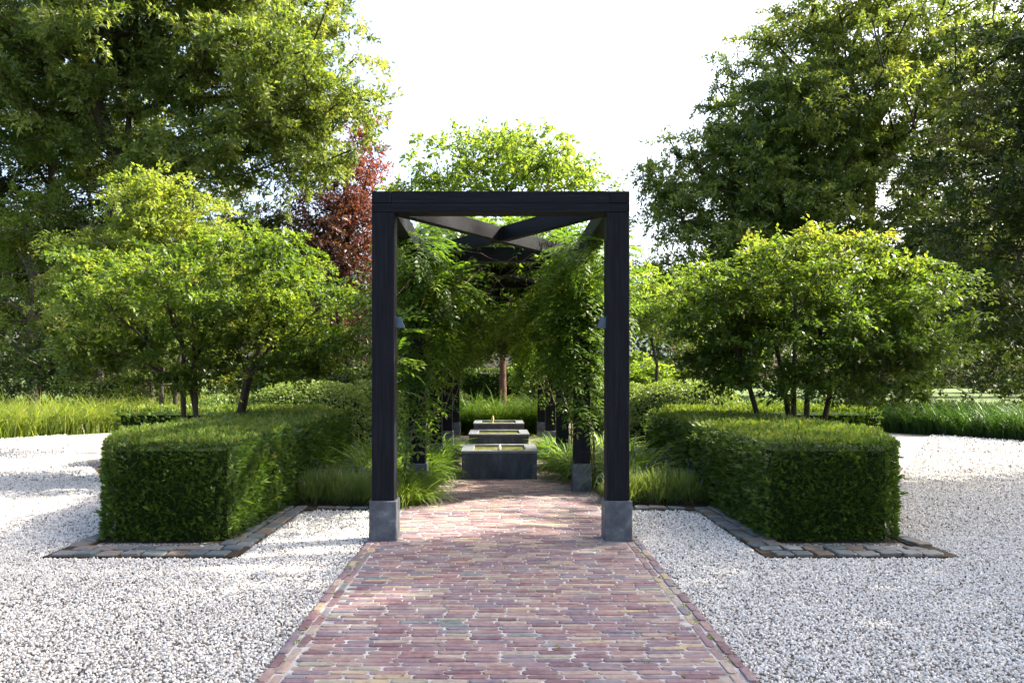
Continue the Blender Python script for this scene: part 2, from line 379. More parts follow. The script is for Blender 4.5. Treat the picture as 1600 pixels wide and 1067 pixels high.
while y < 19.2:
    pitch = .0562
    off = random.uniform(0, .1) + (.1 if row % 2 else 0)
    x = XL - off
    single_row = 3.62 < y < 5.12
    while x < XR - .03:
        L = random.choice((random.uniform(.162, .184), random.uniform(.168, .180), random.uniform(.11, .16) if random.random() < .25 else .175)); x0 = max(x, XL); x1 = min(x + L, XR)
        if x1 - x0 > .05:
            cxm = (x0 + x1) / 2
            if not any(fy + .02 < y < fy + 1.18 and abs(cxm) < .5 for fy in fountY) and not (y > 10.9 and abs(abs(cxm) - .62) < .02 and False):
                sg = single_row and singles < 298
                singles += sg
                place_brick(cxm, y + random.gauss(0, .0012), random.gauss(0, .006), (x1 - x0) / .176, sg, sy=random.uniform(.95, 1.04))
        x += L + random.choice((random.uniform(.003, .010), random.uniform(.006, .018)))
    y += pitch; row += 1
for side in (-1, 1):
    for k, (xx) in enumerate(((-1.078, -1.137) if side < 0 else (1.108, 1.168))):
        y = 3.0 + .08 * k
        while y < 19.1:
            wob = .004 * math.sin(y * 3 + k) + random.gauss(0, .002) + (side * .010 if (k == 1 and random.random() < .3) else 0)
            place_brick(xx + wob, y, R(90) + random.gauss(0, .012), 1.0, 3.5 < y < 8.5, z=PZ + (.004 if k else 0) + random.uniform(-.003, .003), name='edging_brick')
            y += .184 + random.uniform(0, .008)
for side in (-1, 1):       # row laid lengthwise round the basins
    y = 10.95
    while y < 18.3:
        place_brick(side * .64, y, R(90) + random.gauss(0, .01), 1.0, False, z=PZ + .009); y += .186
JT = []
me = bpy.data.meshes.new('brick_paving'); me.from_pydata(np.concatenate(joined_V).tolist(), [], joined_F)
a_ = me.attributes.new('tint', 'FLOAT', 'POINT'); a_.data.foreach_set('value', np.array(joined_T, dtype=np.float32)); me.update()
link('brick_paving', me, path, M['brickn'], 'stuff')

# ------------------------------------------------------------------ granite setts round the beds
sett_V = [brick_shape(.156, .128, .09, jit=.009, cz=.007, rf=.12) for _ in range(10)]
sett_me = [mesh_py('sett', V, F, smooth=False) for V, F in sett_V]
for me in sett_me: me.materials.append(M['sett'])
for s, w in ((-1, 'left'), (1, 'right')):
    ed = empty('sett_edging', (s * 2.2, 7, 0), f'weathered granite sett edging in a mossy strip around the foot of the {w} yew hedge', 'stone edging', 'granite sett edgings')
    def strip(x0, x1, y0, y1):
        a, b = sorted((x0 * s, x1 * s)); mb = MB(); mb.box(a, b, y0, y1, -.02, .020); return mb
    mb = MB()
    for q in ((2.12, 3.66, 6.36, 6.70), (2.12, 2.40, 6.705, 8.78), (1.24, 2.115, 8.60, 8.78), (3.50, 3.66, 6.705, 7.30)):
        m2 = strip(*q); mb.add(m2.V, m2.F)
    mb.build('joint_bed', M['moss'], ed)
    def sett(x, y_, rot, sx=1.0, sy=1.0):
        o = bpy.data.objects.new('sett', random.choice(sett_me)); COL.objects.link(o); o.parent = ed
        o.location = Vector((x * s, y_, .040 + random.uniform(-.006, .006))) - ed.location
        o.rotation_euler = (random.gauss(0, .03), random.gauss(0, .03), rot * s + random.gauss(0, .04)); o.scale = (sx, sy, 1)
    for row, yy in enumerate((6.45, 6.62)):
        x = 2.20 - .05 * row
        while x < 3.50:
            w_ = random.uniform(.92, 1.15); sett(x + .08 * w_, yy + random.gauss(0, .006), 0, w_, 1.15 if row == 0 else 1.0); x += .168 * w_
    for col_, xx in enumerate((2.18, 2.325)):
        y = 6.79 + .05 * col_
        while y < 8.75:
            w_ = random.uniform(.85, 1.15); sett(xx + random.gauss(0, .006), y, R(90), w_, 1.0); y += .166 * w_
    x = 1.34
    while x < 2.10: w_ = random.uniform(1, 1.3); sett(x, 8.69, 0, w_, .95); x += .172 * w_
    y = 6.80
    while y < 7.3: sett(3.585, y, R(90)); y += .168

# ------------------------------------------------------------------ pebbles (stuff, geometry nodes)
def pebble_group():
    g = bpy.data.node_groups.new('pebble_scatter', 'GeometryNodeTree')
    g.interface.new_socket('Geometry', in_out='INPUT', socket_type='NodeSocketGeometry')
    g.interface.new_socket('Geometry', in_out='OUTPUT', socket_type='NodeSocketGeometry')
    gi = g.nodes.new('NodeGroupInput'); go = g.nodes.new('NodeGroupOutput')
    iop = g.nodes.new('GeometryNodeInstanceOnPoints'); iop.inputs['Pick Instance'].default_value = True
    jg = g.nodes.new('GeometryNodeJoinGeometry')
    for k in range(5):
        ico = g.nodes.new('GeometryNodeMeshIcoSphere'); ico.inputs['Radius'].default_value = 1; ico.inputs['Subdivisions'].default_value = 1
        sp = g.nodes.new('GeometryNodeSetPosition')
        rv = g.nodes.new('FunctionNodeRandomValue'); rv.data_type = 'FLOAT_VECTOR'
        rv.inputs['Min'].default_value = (-.32, -.32, -.32); rv.inputs['Max'].default_value = (.32, .32, .32)
        seed = [i for i in rv.inputs if i.name == 'Seed'][0]; seed.default_value = k + 3
        g.links.new(ico.outputs[0], sp.inputs['Geometry']); g.links.new(rv.outputs[0], sp.inputs['Offset'])
        tr = g.nodes.new('GeometryNodeTransform'); tr.inputs['Scale'].default_value = (1, .78 - .05 * k, .62)
        g.links.new(sp.outputs[0], tr.inputs[0])
        sm = g.nodes.new('GeometryNodeSetMaterial'); sm.inputs['Material'].default_value = M['pebble']; g.links.new(tr.outputs[0], sm.inputs[0])
        ti = g.nodes.new('GeometryNodeGeometryToInstance'); g.links.new(sm.outputs[0], ti.inputs[0]); g.links.new(ti.outputs[0], jg.inputs[0])
    g.links.new(jg.outputs[0], iop.inputs['Instance']); g.links.new(gi.outputs[0], iop.inputs['Points'])
    for nm, sock in (('rot', 'Rotation'), ('scl', 'Scale')):
        na = g.nodes.new('GeometryNodeInputNamedAttribute'); na.data_type = 'FLOAT_VECTOR'; na.inputs['Name'].default_value = nm
        g.links.new(na.outputs[0], iop.inputs[sock])
    g.links.new(iop.outputs[0], go.inputs[0]); return g
PG = pebble_group()
def blocked(x, y):
    b = (x > -1.18) & (x < 1.21) & (y < 19.3)
    ax = np.abs(x)
    b |= (ax > 2.10) & (ax < 3.68) & (y > 6.34) & (y < 12)
    b |= (ax < 2.3) & (y > 8.58)
    b |= (y > 8.4) & (ax < 4.0 + (y - 8.5) * .6) & (ax > 2)
    return b
def pebbles(y0, y1, dens, smin, smax, xmax):
    area = (y1 - y0) * 2 * xmax; n = int(area * dens)
    y = rng.uniform(y0, y1, n); x = rng.uniform(-xmax, xmax, n)
    edge = (y / FPX) * 840
    k = ~blocked(x, y) & (np.abs(x) < edge) & ((x * x + (y - 12.5) ** 2 < 12.7 ** 2) | (y < 8))
    return x[k], y[k], rng.uniform(smin, smax, k.sum())
px_, py_, ps_ = [np.concatenate(v) for v in zip(pebbles(3.3, 7.6, 4600, .0050, .0104, 5.2), pebbles(7.6, 11, 2300, .0080, .0125, 7.5), pebbles(11, 15, 750, .012, .020, 10), pebbles(15, 25.2, 330, .018, .028, 13))]
n = len(px_)
# a few strays on the bricks beside the edge
me = bpy.data.meshes.new('pebbles'); me.vertices.add(n)
me.vertices.foreach_set('co', np.stack([px_, py_, .006 + ps_ * rng.uniform(.1, 1.2, n)], 1).astype(np.float32).ravel())
a_ = me.attributes.new('rot', 'FLOAT_VECTOR', 'POINT'); a_.data.foreach_set('vector', rng.uniform(0, 6.28, (n, 3)).astype(np.float32).ravel())
a_ = me.attributes.new('scl', 'FLOAT_VECTOR', 'POINT'); a_.data.foreach_set('vector', (ps_[:, None] * np.ones(3)).astype(np.float32).ravel())
me.update()
po = link('white_pebbles', me, None, M['pebble'], 'stuff'); tag(po, 'loose white crushed marble pebbles covering the drive', 'gravel')
md = po.modifiers.new('scatter', 'NODES'); md.node_group = PG
print('pebbles', n)

# ------------------------------------------------------------------ pergola
PY = [6.94 + 2.95 * k for k in range(5)]
pg = empty('pergola', (0, 6.94, 0), 'black stained timber pergola with crossed roof braces spanning the brick path', 'pergola')
TOP = 3.07; BH = .18; PW = .198; XO = 1.025   # post centre
for k, yy in enumerate(PY):
    for s in (-1, 1):
        cx = s * XO
        mb = MB(); mb.box(cx - PW / 2, cx + PW / 2, yy, yy + PW, .36, TOP - BH - .002, .006)
        po_ = mb.build('post', M['wood'], pg)
        mb = MB(); mb.box(cx - .12, cx + .12, yy - .022, yy + .218, 0, .375, .007)
        pl = link('plinth', mesh_py('plinth', mb.V, mb.F), po_, M['bluestone']); pl.location = (0, 0, 0)
for s in (-1, 1):          # beams along the sides, upper half lapped over the front beam
    mb = MB(); x0, x1 = sorted((s * (XO - PW / 2), s * (XO + PW / 2)))
    mb.box(x0 + .002, x1 - .002, PY[0] + .204, PY[-1] + PW, TOP - BH, TOP - .002, .004)
    mb.box(x0 + .028 * (s > 0), x1 - .028 * (s < 0), PY[0] - .001, PY[0] + .202, TOP - BH * .56, TOP, .003)
    mb.build('side_beam', M['wood'], pg)
mb = MB(); e = XO + PW / 2
mb.box(-e, e, PY[0], PY[0] + .2, TOP - BH, TOP - BH * .56 - .003, .002)
mb.box(-e + .172, e - .172, PY[0], PY[0] + .2, TOP - BH * .56 - .0025, TOP, .002)
mb.build('front_beam', M['woodx'], pg)
for k, yy in enumerate(PY[1:]):
    mb = MB(); mb.box(-XO + PW / 2 - .002, XO - PW / 2 + .002, yy + .01, yy + .19, TOP - BH - .0015, TOP - .004, .004); mb.build('cross_beam', M['woodx'], pg)
for k in range(4):
    ya, yb = PY[k] + .2, PY[k + 1] + .01; xa = XO - PW / 2 - .02; ym = (ya + yb) / 2; zc = TOP - BH / 2 - .01
    mb = MB(); mb.beam((-xa, ya, zc), (xa, yb, zc), .09, BH - .03, .003); mb.build('brace', M['wood2'], pg)
    mb = MB(); mb.beam((xa, ya, zc + .001), (.05, ym - .04, zc + .001), .09, BH - .028, .003); mb.build('brace', M['wood2'], pg)
    mb = MB(); mb.beam((-.05, ym + .04, zc + .001), (-xa, yb, zc + .001), .09, BH - .028, .003); mb.build('brace', M['wood2'], pg)

for s, w in ((-1, 'left'), (1, 'right')):     # little downlights on the inner faces
    lt = empty('wall_lamp', (s * (XO - PW / 2), 7.04, 1.90), f'small tapered blue-grey metal downlight on the inner face of the {w} front pergola post', 'lamp', 'downlights on the front posts')
    xi = s * (XO - PW / 2); z0, z1 = 1.885, 1.98
    mb = MB(); d0, d1 = .078, .045
    V = [(xi - s * .002, 7.0, z0), (xi - s * d0, 6.995, z0), (xi - s * d0, 7.075, z0), (xi - s * .002, 7.07, z0),
         (xi - s * .002, 7.01, z1), (xi - s * d1, 7.012, z1), (xi - s * d1, 7.06, z1), (xi - s * .002, 7.062, z1)]
    F = [(0, 3, 2, 1), (4, 5, 6, 7), (0, 1, 5, 4), (1, 2, 6, 5), (2, 3, 7, 6), (3, 0, 4, 7)]
    if s < 0: F = [f[::-1] for f in F]
    mb.add(V, F); mb.build('lamp_shade', M['lamp'], lt)
    mb = MB(); a, b = sorted((xi, xi - s * .004)); mb.box(a, b, 6.99, 7.085, z0 - .006, z1 + .008); mb.build('back_plate', M['lamp'], lt)

# ------------------------------------------------------------------ fountains
for k, (fy, hh, ex) in enumerate(zip(fountY, (.385, .405, .43), ('nearest', 'middle', 'farthest'))):
    det = ('nearest bluestone water basin with a white bubbling jet, standing on the brick path', 'middle bluestone water basin between the other two on the path under the pergola',
           'farthest bluestone water basin with a small sunlit-tinted spout, in front of the clump of grass')[k]
    f = empty('water_basin', (0, fy, 0), det, 'fountain', 'row of three square basins under the pergola')
    w = .525; d = 1.12
    mb = MB()
    mb.box(-w, w, fy, fy + .06, 0, hh, .004); mb.build('front_wall', M['basin'], f)
    mb = MB(); mb.box(-w, w, fy + d - .06, fy + d, 0, hh, .004); mb.build('back_wall', M['basin'], f)
    for s in (-1, 1):
        mb = MB(); a, b = sorted((s * w, s * (w - .06))); mb.box(a, b, fy + .062, fy + d - .062, 0, hh, .003); mb.build('side_wall', M['basin'], f)
    c = w + .015; t0, t1 = hh + .001, hh + .035
    for (x0, x1, y0, y1) in ((-c, c, fy - .015, fy + .13), (-c, c, fy + d - .13, fy + d + .015), (-c, -c + .17, fy + .132, fy + d - .132), (c - .17, c, fy + .132, fy + d - .132)):
        mb = MB(); mb.box(x0, x1, y0, y1, t0, t1, .003); mb.build('coping_slab', M['coping'], f)
    mb = MB(); mb.box(-w + .061, w - .061, fy + .061, fy + d - .061, hh - .10, hh + .006); mb.build('water', M['water'], f)
    if k != 1:
        zb = hh + .006; bx = .0 if k == 0 else -.14; by = fy + .5
        mb = MB(); prof = [(.022, 0), (.026, .012), (.018, .03), (.022, .042), (.012, .060), (.003, .075)] if k == 0 else [(.03, 0), (.028, .05), (.034, .10), (.018, .14), (.004, .17)]
        nn = 9
        V = [(bx + r * math.cos(6.283 * i / nn + z * 20) * random.uniform(.8, 1.2) + z * .12, by + r * math.sin(6.283 * i / nn + z * 20) * random.uniform(.8, 1.2), zb + z) for r, z in prof for i in range(nn)]
        F = [(l * nn + i, l * nn + (i + 1) % nn, (l + 1) * nn + (i + 1) % nn, (l + 1) * nn + i) for l in range(len(prof) - 1) for i in range(nn)]
        mb.add(V, F); mb.build('water_jet', M['foam'] if k == 0 else M['sunlit_jet'] if 'sunlit_jet' in M else M['foam'], f, smooth=True)
    else:
        mb = MB(); mb.tube([(.0, fy + .5, hh), (.0, fy + .5, hh + .035)], .014, 8); mb.build('nozzle', M['lamp'], f)
# slim stake light beside the path
sl = empty('stake_light', (-.66, 12.35, 0), 'slim pale metal stake light with a round head, left of the nearest basin', 'garden light')
mb = MB(); mb.tube([(-.665, 12.35, 0), (-.665, 12.35, .29)], .012, 8); mb.build('stake', M['coping'], sl)
mb = MB(); mb.tube([(-.70, 12.33, .29), (-.69, 12.33, .315), (-.66, 12.33, .325), (-.635, 12.33, .31), (-.63, 12.33, .29)], [.010, .02, .026, .02, .010], 8); mb.build('lamp_head', M['coping'], sl, smooth=True)

# ------------------------------------------------------------------ foliage builders
def spray_leaves(C, rc, per, L, flat=.5, twigs=7, up=.75, tint0=None, wl=.52, droop=.06, tri=False):
    """leaves on short twigs radiating from every clump centre; C (n,3), rc (n,)"""
    n = len(C); tw = rdir(n * twigs).reshape(n, twigs, 3); tw[..., 2] = tw[..., 2] * flat + .05; tw = unit(tw)
    ci = np.repeat(np.arange(n), per); ti = rng.integers(0, twigs, n * per)
    d = tw[ci, ti]; u = rng.random(n * per) ** .65
    P = C[ci] + d * (u * rc[ci])[:, None]
    P[:, 2] -= (u ** 2) * rc[ci] * .18
    P += rng.normal(size=P.shape) * (rc[ci] * .07)[:, None]
    D = unit(d * .6 + rdir(n * per) * .75); D[:, 2] -= .15
    N = rdir(n * per) * (1 - up) * 2; N[:, 2] += up * 1.3
    l = L * rng.uniform(.65, 1.25, n * per)
    if tri:          # far trees: one pointed blade per leaf
        Dn = unit(D); S = unit(np.cross(Dn, N)); k = len(P)
        V = np.stack([P - S * (l * wl * .42)[:, None], P + Dn * l[:, None], P + S * (l * wl * .42)[:, None] + Dn * (l * .35)[:, None]], 1).reshape(-1, 3)
        F = np.arange(k * 3, dtype=np.int32).reshape(-1, 3)
    else: V, F = leaves(P, D, N, l, l * wl, droop=droop)
    base = (tint0 if tint0 is not None else rng.normal(.49, .15, n))
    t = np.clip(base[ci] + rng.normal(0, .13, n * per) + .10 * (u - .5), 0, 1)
    return V, F, np.repeat(t, 3 if tri else 4)

def lobes_points(lobes, n, shell=.45, spacing=0):
    """points in a union of ellipsoids (cx,cy,cz,rx,ry,rz[,weight])"""
    lb = [tuple(l) + ((1.0,) if len(l) == 6 else ()) for l in lobes]
    w = np.array([l[3] * l[4] * l[5] for l in lb]) ** .75 * np.array([l[6] for l in lb]); w /= w.sum()
    k = rng.choice(len(lb), n, p=w); A = np.array(lb)
    d = rdir(n); r = rng.random(n) ** shell
    return A[k, :3] + d * r[:, None] * A[k, 3:6]

def skeleton(trunks, C, step=.9, wander=.10, pen=.35):
    """grow limbs from the trunk polylines to every clump"""
    P = []; par = []; plen = []; stem_id = []
    for si, tr in enumerate(trunks):
        for i, p in enumerate(tr):
            P.append(np.array(p, float)); par.append(-1 if i == 0 else len(P) - 2)
            plen.append(0 if i == 0 else plen[-1] + np.linalg.norm(P[-1] - P[-2])); stem_id.append(i)
    ntr = len(P); minidx = np.array([s >= len(trunks[0]) * .3 for s in stem_id])
    allow = list(minidx)
    ends = np.array([t[-1] for t in trunks]); o = np.argsort(np.min(np.linalg.norm(C[:, None] - ends[None], axis=2), axis=1))
    for ci in o:
        c = C[ci]; A = np.array(P); d = np.linalg.norm(A - c, axis=1); cost = d + pen * np.array(plen) + np.where(A[:, 2] > c[2] + .1 * d, d * .5, 0)
        cost[~np.array(allow)] = 1e9
        j = int(np.argmin(cost)); a = A[j]; L = d[j]; m = max(1, int(L / step)); prev = j
        mid_up = np.array([0, 0, L * .10])
        for q in range(1, m + 1):
            f = q / m; p = a + (c - a) * f + mid_up * 4 * f * (1 - f) * .6
            if q < m: p = p + rng.normal(size=3) * wander * L / m
            P.append(p); par.append(prev); plen.append(plen[prev] + np.linalg.norm(p - P[prev])); allow.append(True); prev = len(P) - 1
    return np.array(P), np.array(par), ntr

def limbs_mesh(P, par, ntr, tip, r0, sides=5):
    n = len(P); rp = np.zeros(n); ch = np.zeros(n)
    ex = 2.35
    acc = np.zeros(n)
    for i in range(n - 1, -1, -1):
        if acc[i] == 0: acc[i] = tip ** ex
        if par[i] >= 0: acc[par[i]] += acc[i]
    r = acc ** (1 / ex)
    root = max(r[:ntr].max(), 1e-6); sc_ = r0 / root if root > r0 else 1.0
    r = np.maximum(r * sc_, tip * .6)
    idx = np.array([i for i in range(ntr, n)]); a = P[par[idx]]; b = P[idx]
    ra = np.minimum(r[par[idx]], r[idx] * 1.35); rb = r[idx]
    d = unit(b - a); u = unit(np.cross(d, np.where(np.abs(d[:, 2:3]) > .9, [[1., 0, 0]], [[0, 0, 1.]]))); w = np.cross(d, u)
    ang = np.arange(sides) * 2 * np.pi / sides
    ring = np.cos(ang)[None, :, None] * u[:, None] + np.sin(ang)[None, :, None] * w[:, None]
    Va = a[:, None] + ring * ra[:, None, None]; Vb = b[:, None] + ring * rb[:, None, None]
    V = np.concatenate([Va, Vb], 1).reshape(-1, 3); m = len(idx)
    F = np.array([[k, (k + 1) % sides, sides + (k + 1) % sides, sides + k] for k in range(sides)])
    F = (F[None] + (np.arange(m) * 2 * sides)[:, None, None]).reshape(-1, 4)
    return V, F, r

def wiggle(p, q, n, amp, r=None):
    p = np.array(p, float); q = np.array(q, float); out = []
    for i in range(n + 1):
        f = i / n; v = p + (q - p) * f
        if 0 < i < n: v[:2] += rng.normal(size=2) * amp
        out.append(v)
    return out

def tree(name, label, cat, base, stems, lobes, nclump, per, L, rc, leafm, barkm, r0, group=None, tip=.02, shell=.45, flat=.5,
         up=.75, extra=None, step=.9, wander=.10, wl=.52, tintfn=None, twigs=7, rcj=(.7, 1.3), droop=.06, stem_name='trunk', tri=False):
    t = empty(name, base, label, cat, group)
    C = lobes_points(lobes, nclump, shell)
    if extra is not None: C = np.concatenate([C, extra])
    P, par, ntr = skeleton(stems, C, step, wander)
    V, F, r = limbs_mesh(P, par, ntr, tip, r0)
    link('branches', mesh_np('branches', V, F, smooth=True), t, barkm, 'stuff')
    i = 0
    for st in stems:
        m = len(st); rr = [max(r[i + k], r0 * (1 - .75 * k / m) * .8) for k in range(m)]; rr[0] *= 1.25
        mb = MB(); mb.tube(st, rr, 9); mb.build(stem_name, barkm, t, smooth=True); i += m
    rcs = rc * rng.uniform(*rcj, len(C))
    t0 = tintfn(C) if tintfn else None
    V, F, ti = spray_leaves(C, rcs, per, L, flat, twigs, up, t0, wl, droop, tri)
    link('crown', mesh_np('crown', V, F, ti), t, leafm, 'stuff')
    return t
rn = lambda n, m=.42, s=.13: rng.normal(m, s, n)

# ------------------------------------------------------------------ big trees
b = at(212, 590, 29)
oak_st = [wiggle((b[0] + .4, 29, 0), at(212, 350, 29), 4, .12) + [at(190, 260, 29), at(150, 165, 29), at(165, 60, 29), at(190, -60, 29)]]
tree('oak_tree', 'large spreading oak with a leaning brown trunk behind the small multi-stemmed tree on the left', 'tree', (b[0] + .4, 29, 0), oak_st,
     [(*at(230, 60, 30), 6.8, 5.5, 6.5), (*at(430, 130, 28), 4.1, 4, 3.6), (*at(462, 175, 28), 2.4, 3, 2.1), (*at(60, 90, 30), 4.5, 4, 5.5), (*at(330, -60, 30), 5, 4.5, 4.5), (*at(350, 260, 28), 3.2, 3, 2.0)],
     560, 410, .212, 1.1, M['oak'], M['bark'], .40, tri=True, tip=.03, up=.5, flat=.6, wander=.16, wl=.55)
b = at(1400, 600, 42)
bs = [wiggle((19.5, 42, 0), (20.0, 42, 16), 7, .2), wiggle((19.9, 42.2, 0), (24, 43, 17), 7, .25), wiggle((19.0, 41.8, 0), (15.5, 42, 13), 7, .2)]
tree('beech_tree', 'huge rounded beech filling the upper right behind the small tree', 'tree', (19.5, 42, 0), bs,
     [(20, 42, 13, 9.5, 8, 9.5), (13.0, 41, 9.5, 5.4, 5, 5, 1.9), (12.0, 41, 6.5, 4.2, 4, 3.2, 1.8), (27, 40, 8, 6, 5, 6), (34, 44, 14, 6, 5, 9), (15, 41.5, 13, 4.5, 4, 4.6, 1.6), (19, 41, 19, 5.5, 4, 4, 1.3), (16.5, 42, 15.5, 5.5, 5, 5.5), (26, 42, 15, 8, 6, 8), (14, 40, 5.5, 4, 4, 3.5), (22, 38, 6, 7, 4, 4)],
     1500, 245, .265, 1.15, M['beech'], M['bark'], .5, tri=True, tip=.035, flat=.42, up=.62, wander=.12, step=1.3, wl=.5, extra=np.array([at(1010, 268, 41), at(1030, 300, 41), at(1045, 215, 41), at(1060, 245, 41), at(1020, 330, 41), at(1120, 110, 42), at(1165, 60, 42), at(1090, 165, 42), at(1005, 285, 41), at(1018, 250, 40), at(1040, 262, 42), at(1050, 310, 41), at(1035, 345, 40), at(1075, 215, 40), at(1060, 290, 40), at(1085, 250, 41), at(1100, 200, 41)]))
# darker tree cut by the right edge
tree('dark_tree', 'dark green tree cut off by the right edge of the view beyond the tall grass', 'tree', (16.6, 25, 0), [wiggle((16.6, 25, 0), (16.8, 25, 10), 6, .15)],
     [(16.8, 25, 8, 3.6, 4, 6), (15.2, 24.5, 4.5, 2.2, 3, 2.6), (18, 25, 12, 3.5, 4, 4), (17.6, 26, 2.6, 2.6, 2, 2.2)], 240, 290, .20, .95, M['dark'], M['bark'], .25, tri=True, flat=.5, up=.6)
# woodland trees at the left edge
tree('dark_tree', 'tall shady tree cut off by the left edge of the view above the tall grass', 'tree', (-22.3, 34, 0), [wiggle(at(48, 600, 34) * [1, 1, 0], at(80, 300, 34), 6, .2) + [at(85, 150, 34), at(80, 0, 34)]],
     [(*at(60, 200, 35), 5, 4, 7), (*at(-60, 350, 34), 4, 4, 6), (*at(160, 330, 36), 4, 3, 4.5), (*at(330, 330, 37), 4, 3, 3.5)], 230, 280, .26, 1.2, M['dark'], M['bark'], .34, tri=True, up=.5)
tree('woodland_tree', 'leaning pale-barked tree with sunlit lower leaves rising from the tall grass at far left', 'tree', at(60, 610, 27) * [1, 1, 0],
     [wiggle(at(60, 610, 27) * [1, 1, 0], at(42, 560, 27), 2, .03) + [at(48, 500, 27), at(50, 430, 27), at(40, 350, 27)]],
     [(*at(30, 500, 26.5), 2.6, 2, 1.6), (*at(20, 380, 27), 2.6, 2.2, 2.2), (*at(110, 520, 28), 1.5, 1.5, 1.2)], 80, 190, .12, .75, M['gold'], M['palebark'], .16, flat=.4, up=.7, tintfn=lambda C: rn(len(C), .3))
tree('woodland_tree', 'dark-crowned tree with a thick pale trunk seen through the foliage left of the hedge', 'tree', at(152, 600, 24.5) * [1, 1, 0],
     [wiggle(at(152, 600, 24.5) * [1, 1, 0], at(165, 400, 24.5), 5, .05)], [(*at(170, 400, 25.5), 2.5, 2.2, 2), (*at(140, 560, 24), 2.2, 1.2, 1.1), (*at(230, 590, 24), 1.5, 1.2, .8)], 75, 250, .13, .7, M['dark'], M['palebark'], .24, flat=.5)
# copper beech
tree('copper_beech', 'copper beech with dark red leaves showing its tips against the sky left of the pergola', 'tree', (-7.6, 38, 0), [wiggle((-7.6, 38, 0), (-7.4, 38, 11), 6, .15)],
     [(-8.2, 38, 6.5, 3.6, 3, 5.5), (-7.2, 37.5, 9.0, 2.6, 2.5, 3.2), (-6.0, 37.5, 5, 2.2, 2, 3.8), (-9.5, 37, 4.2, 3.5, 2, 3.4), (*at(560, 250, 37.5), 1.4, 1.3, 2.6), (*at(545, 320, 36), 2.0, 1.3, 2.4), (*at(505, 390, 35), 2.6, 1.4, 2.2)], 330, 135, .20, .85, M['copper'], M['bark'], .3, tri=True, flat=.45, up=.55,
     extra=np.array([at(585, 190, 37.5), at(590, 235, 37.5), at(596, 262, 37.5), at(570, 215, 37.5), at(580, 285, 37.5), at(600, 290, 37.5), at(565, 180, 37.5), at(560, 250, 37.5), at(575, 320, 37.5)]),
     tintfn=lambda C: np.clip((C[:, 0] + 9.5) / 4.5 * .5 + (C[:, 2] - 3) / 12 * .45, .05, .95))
# tree on the axis behind the basins, crown above the pergola
cs = [[np.array([.13, 24, 0]), np.array([.14, 24, 1.2]), np.array([.12, 24, 2.6]), np.array([.2, 24, 4.2]), np.array([.3, 24, 6.0]), np.array([.2, 24, 7.6])]]
tree('lime_tree', 'light green open-crowned tree on the axis, rising above the pergola roof', 'tree', (.13, 24, 0), cs,
     [(*at(780, 265, 24), 2.6, 2.2, 1.2), (*at(690, 270, 24), 1.5, 1.6, .9), (*at(880, 270, 24), 1.6, 1.6, .8), (*at(760, 225, 24), 1.5, 1.3, .7), (*at(780, 420, 24), 2.6, 2.2, 2.2), (*at(640, 290, 24), .7, .8, .4), (*at(925, 290, 24), .7, .8, .4)],
     210, 95, .15, .55, M['pale'], M['redbark'], .15, tip=.010, flat=.7, up=.45, step=.5, wander=.15, wl=.5)
# feathery trees just outside the far end of the pergola
for s, w in ((1, 'right'),):
    x = 4.0 * s
    tree('feathery_tree', f'pale feathery tree just {w} of the pergola beyond the clipped mounds', 'tree', (x, 20, 0), [wiggle((x, 20, 0), (x * .95, 20, 3.4), 4, .05)],
         [(x, 20, 3.3, 1.1, 1.1, 1.25)] if s > 0 else [(-3.6, 20, 3.9, .95, 1.1, 1.4)], 50, 110, .12, .45, M['pale'], M['bark'], .07, None, tip=.008, flat=.6, up=.6, step=.4)

# ------------------------------------------------------------------ small multi-stemmed trees in the beds
def stems_of(spec, Y):
    out = []
    for (x0, xm, ym, x1, y1, dy) in spec:
        a = at(x0, 587, Y); a[2] = 0; m = at(xm, ym, Y + dy * .4); e = at(x1, y1, Y + dy)
        out.append([a, (a + m) / 2 + np.array([.03, .0, 0]), m, (m + e) / 2 + rng.normal(size=3) * .05, e])
    return out
tree('multi_stem_tree', 'small umbrella-shaped tree with several slender stems behind the left yew hedge', 'tree', (-4.35, 11.3, 0),
     stems_of([(283, 286, 600, 262, 480, 0), (300, 306, 610, 300, 470, .3), (318, 296, 590, 330, 460, .5), (345, 385, 590, 420, 480, 0), (352, 392, 585, 450, 500, .4)], 11.3),
     [(*at(300, 470, 11.3), 1.75, 1.6, .62), (*at(460, 455, 11.3), 1.0, 1.2, .55), (*at(160, 510, 11.3), .85, 1.1, .62), (*at(330, 540, 11.6), 1.7, 1.2, .5), (*at(390, 400, 11.3), 1.1, 1.1, .38), (*at(500, 540, 11.5), .75, .9, .4), (*at(200, 600, 11.2), .9, .6, .20, .8), (*at(420, 570, 11.3), 1.0, .8, .22, .8), (*at(300, 590, 11.1), 1.1, .6, .18, .7), (*at(140, 560, 11.2), .6, .7, .3), (*at(190, 420, 11.6), .8, 1, .45)],
     430, 125, .072, .25, M['small'], M['bark'], .055, 'small trees framed by the yew hedges', tip=.0055, flat=.30, up=.80, step=.28, wander=.16, wl=.54, rcj=(.5, 1.7), shell=.42)
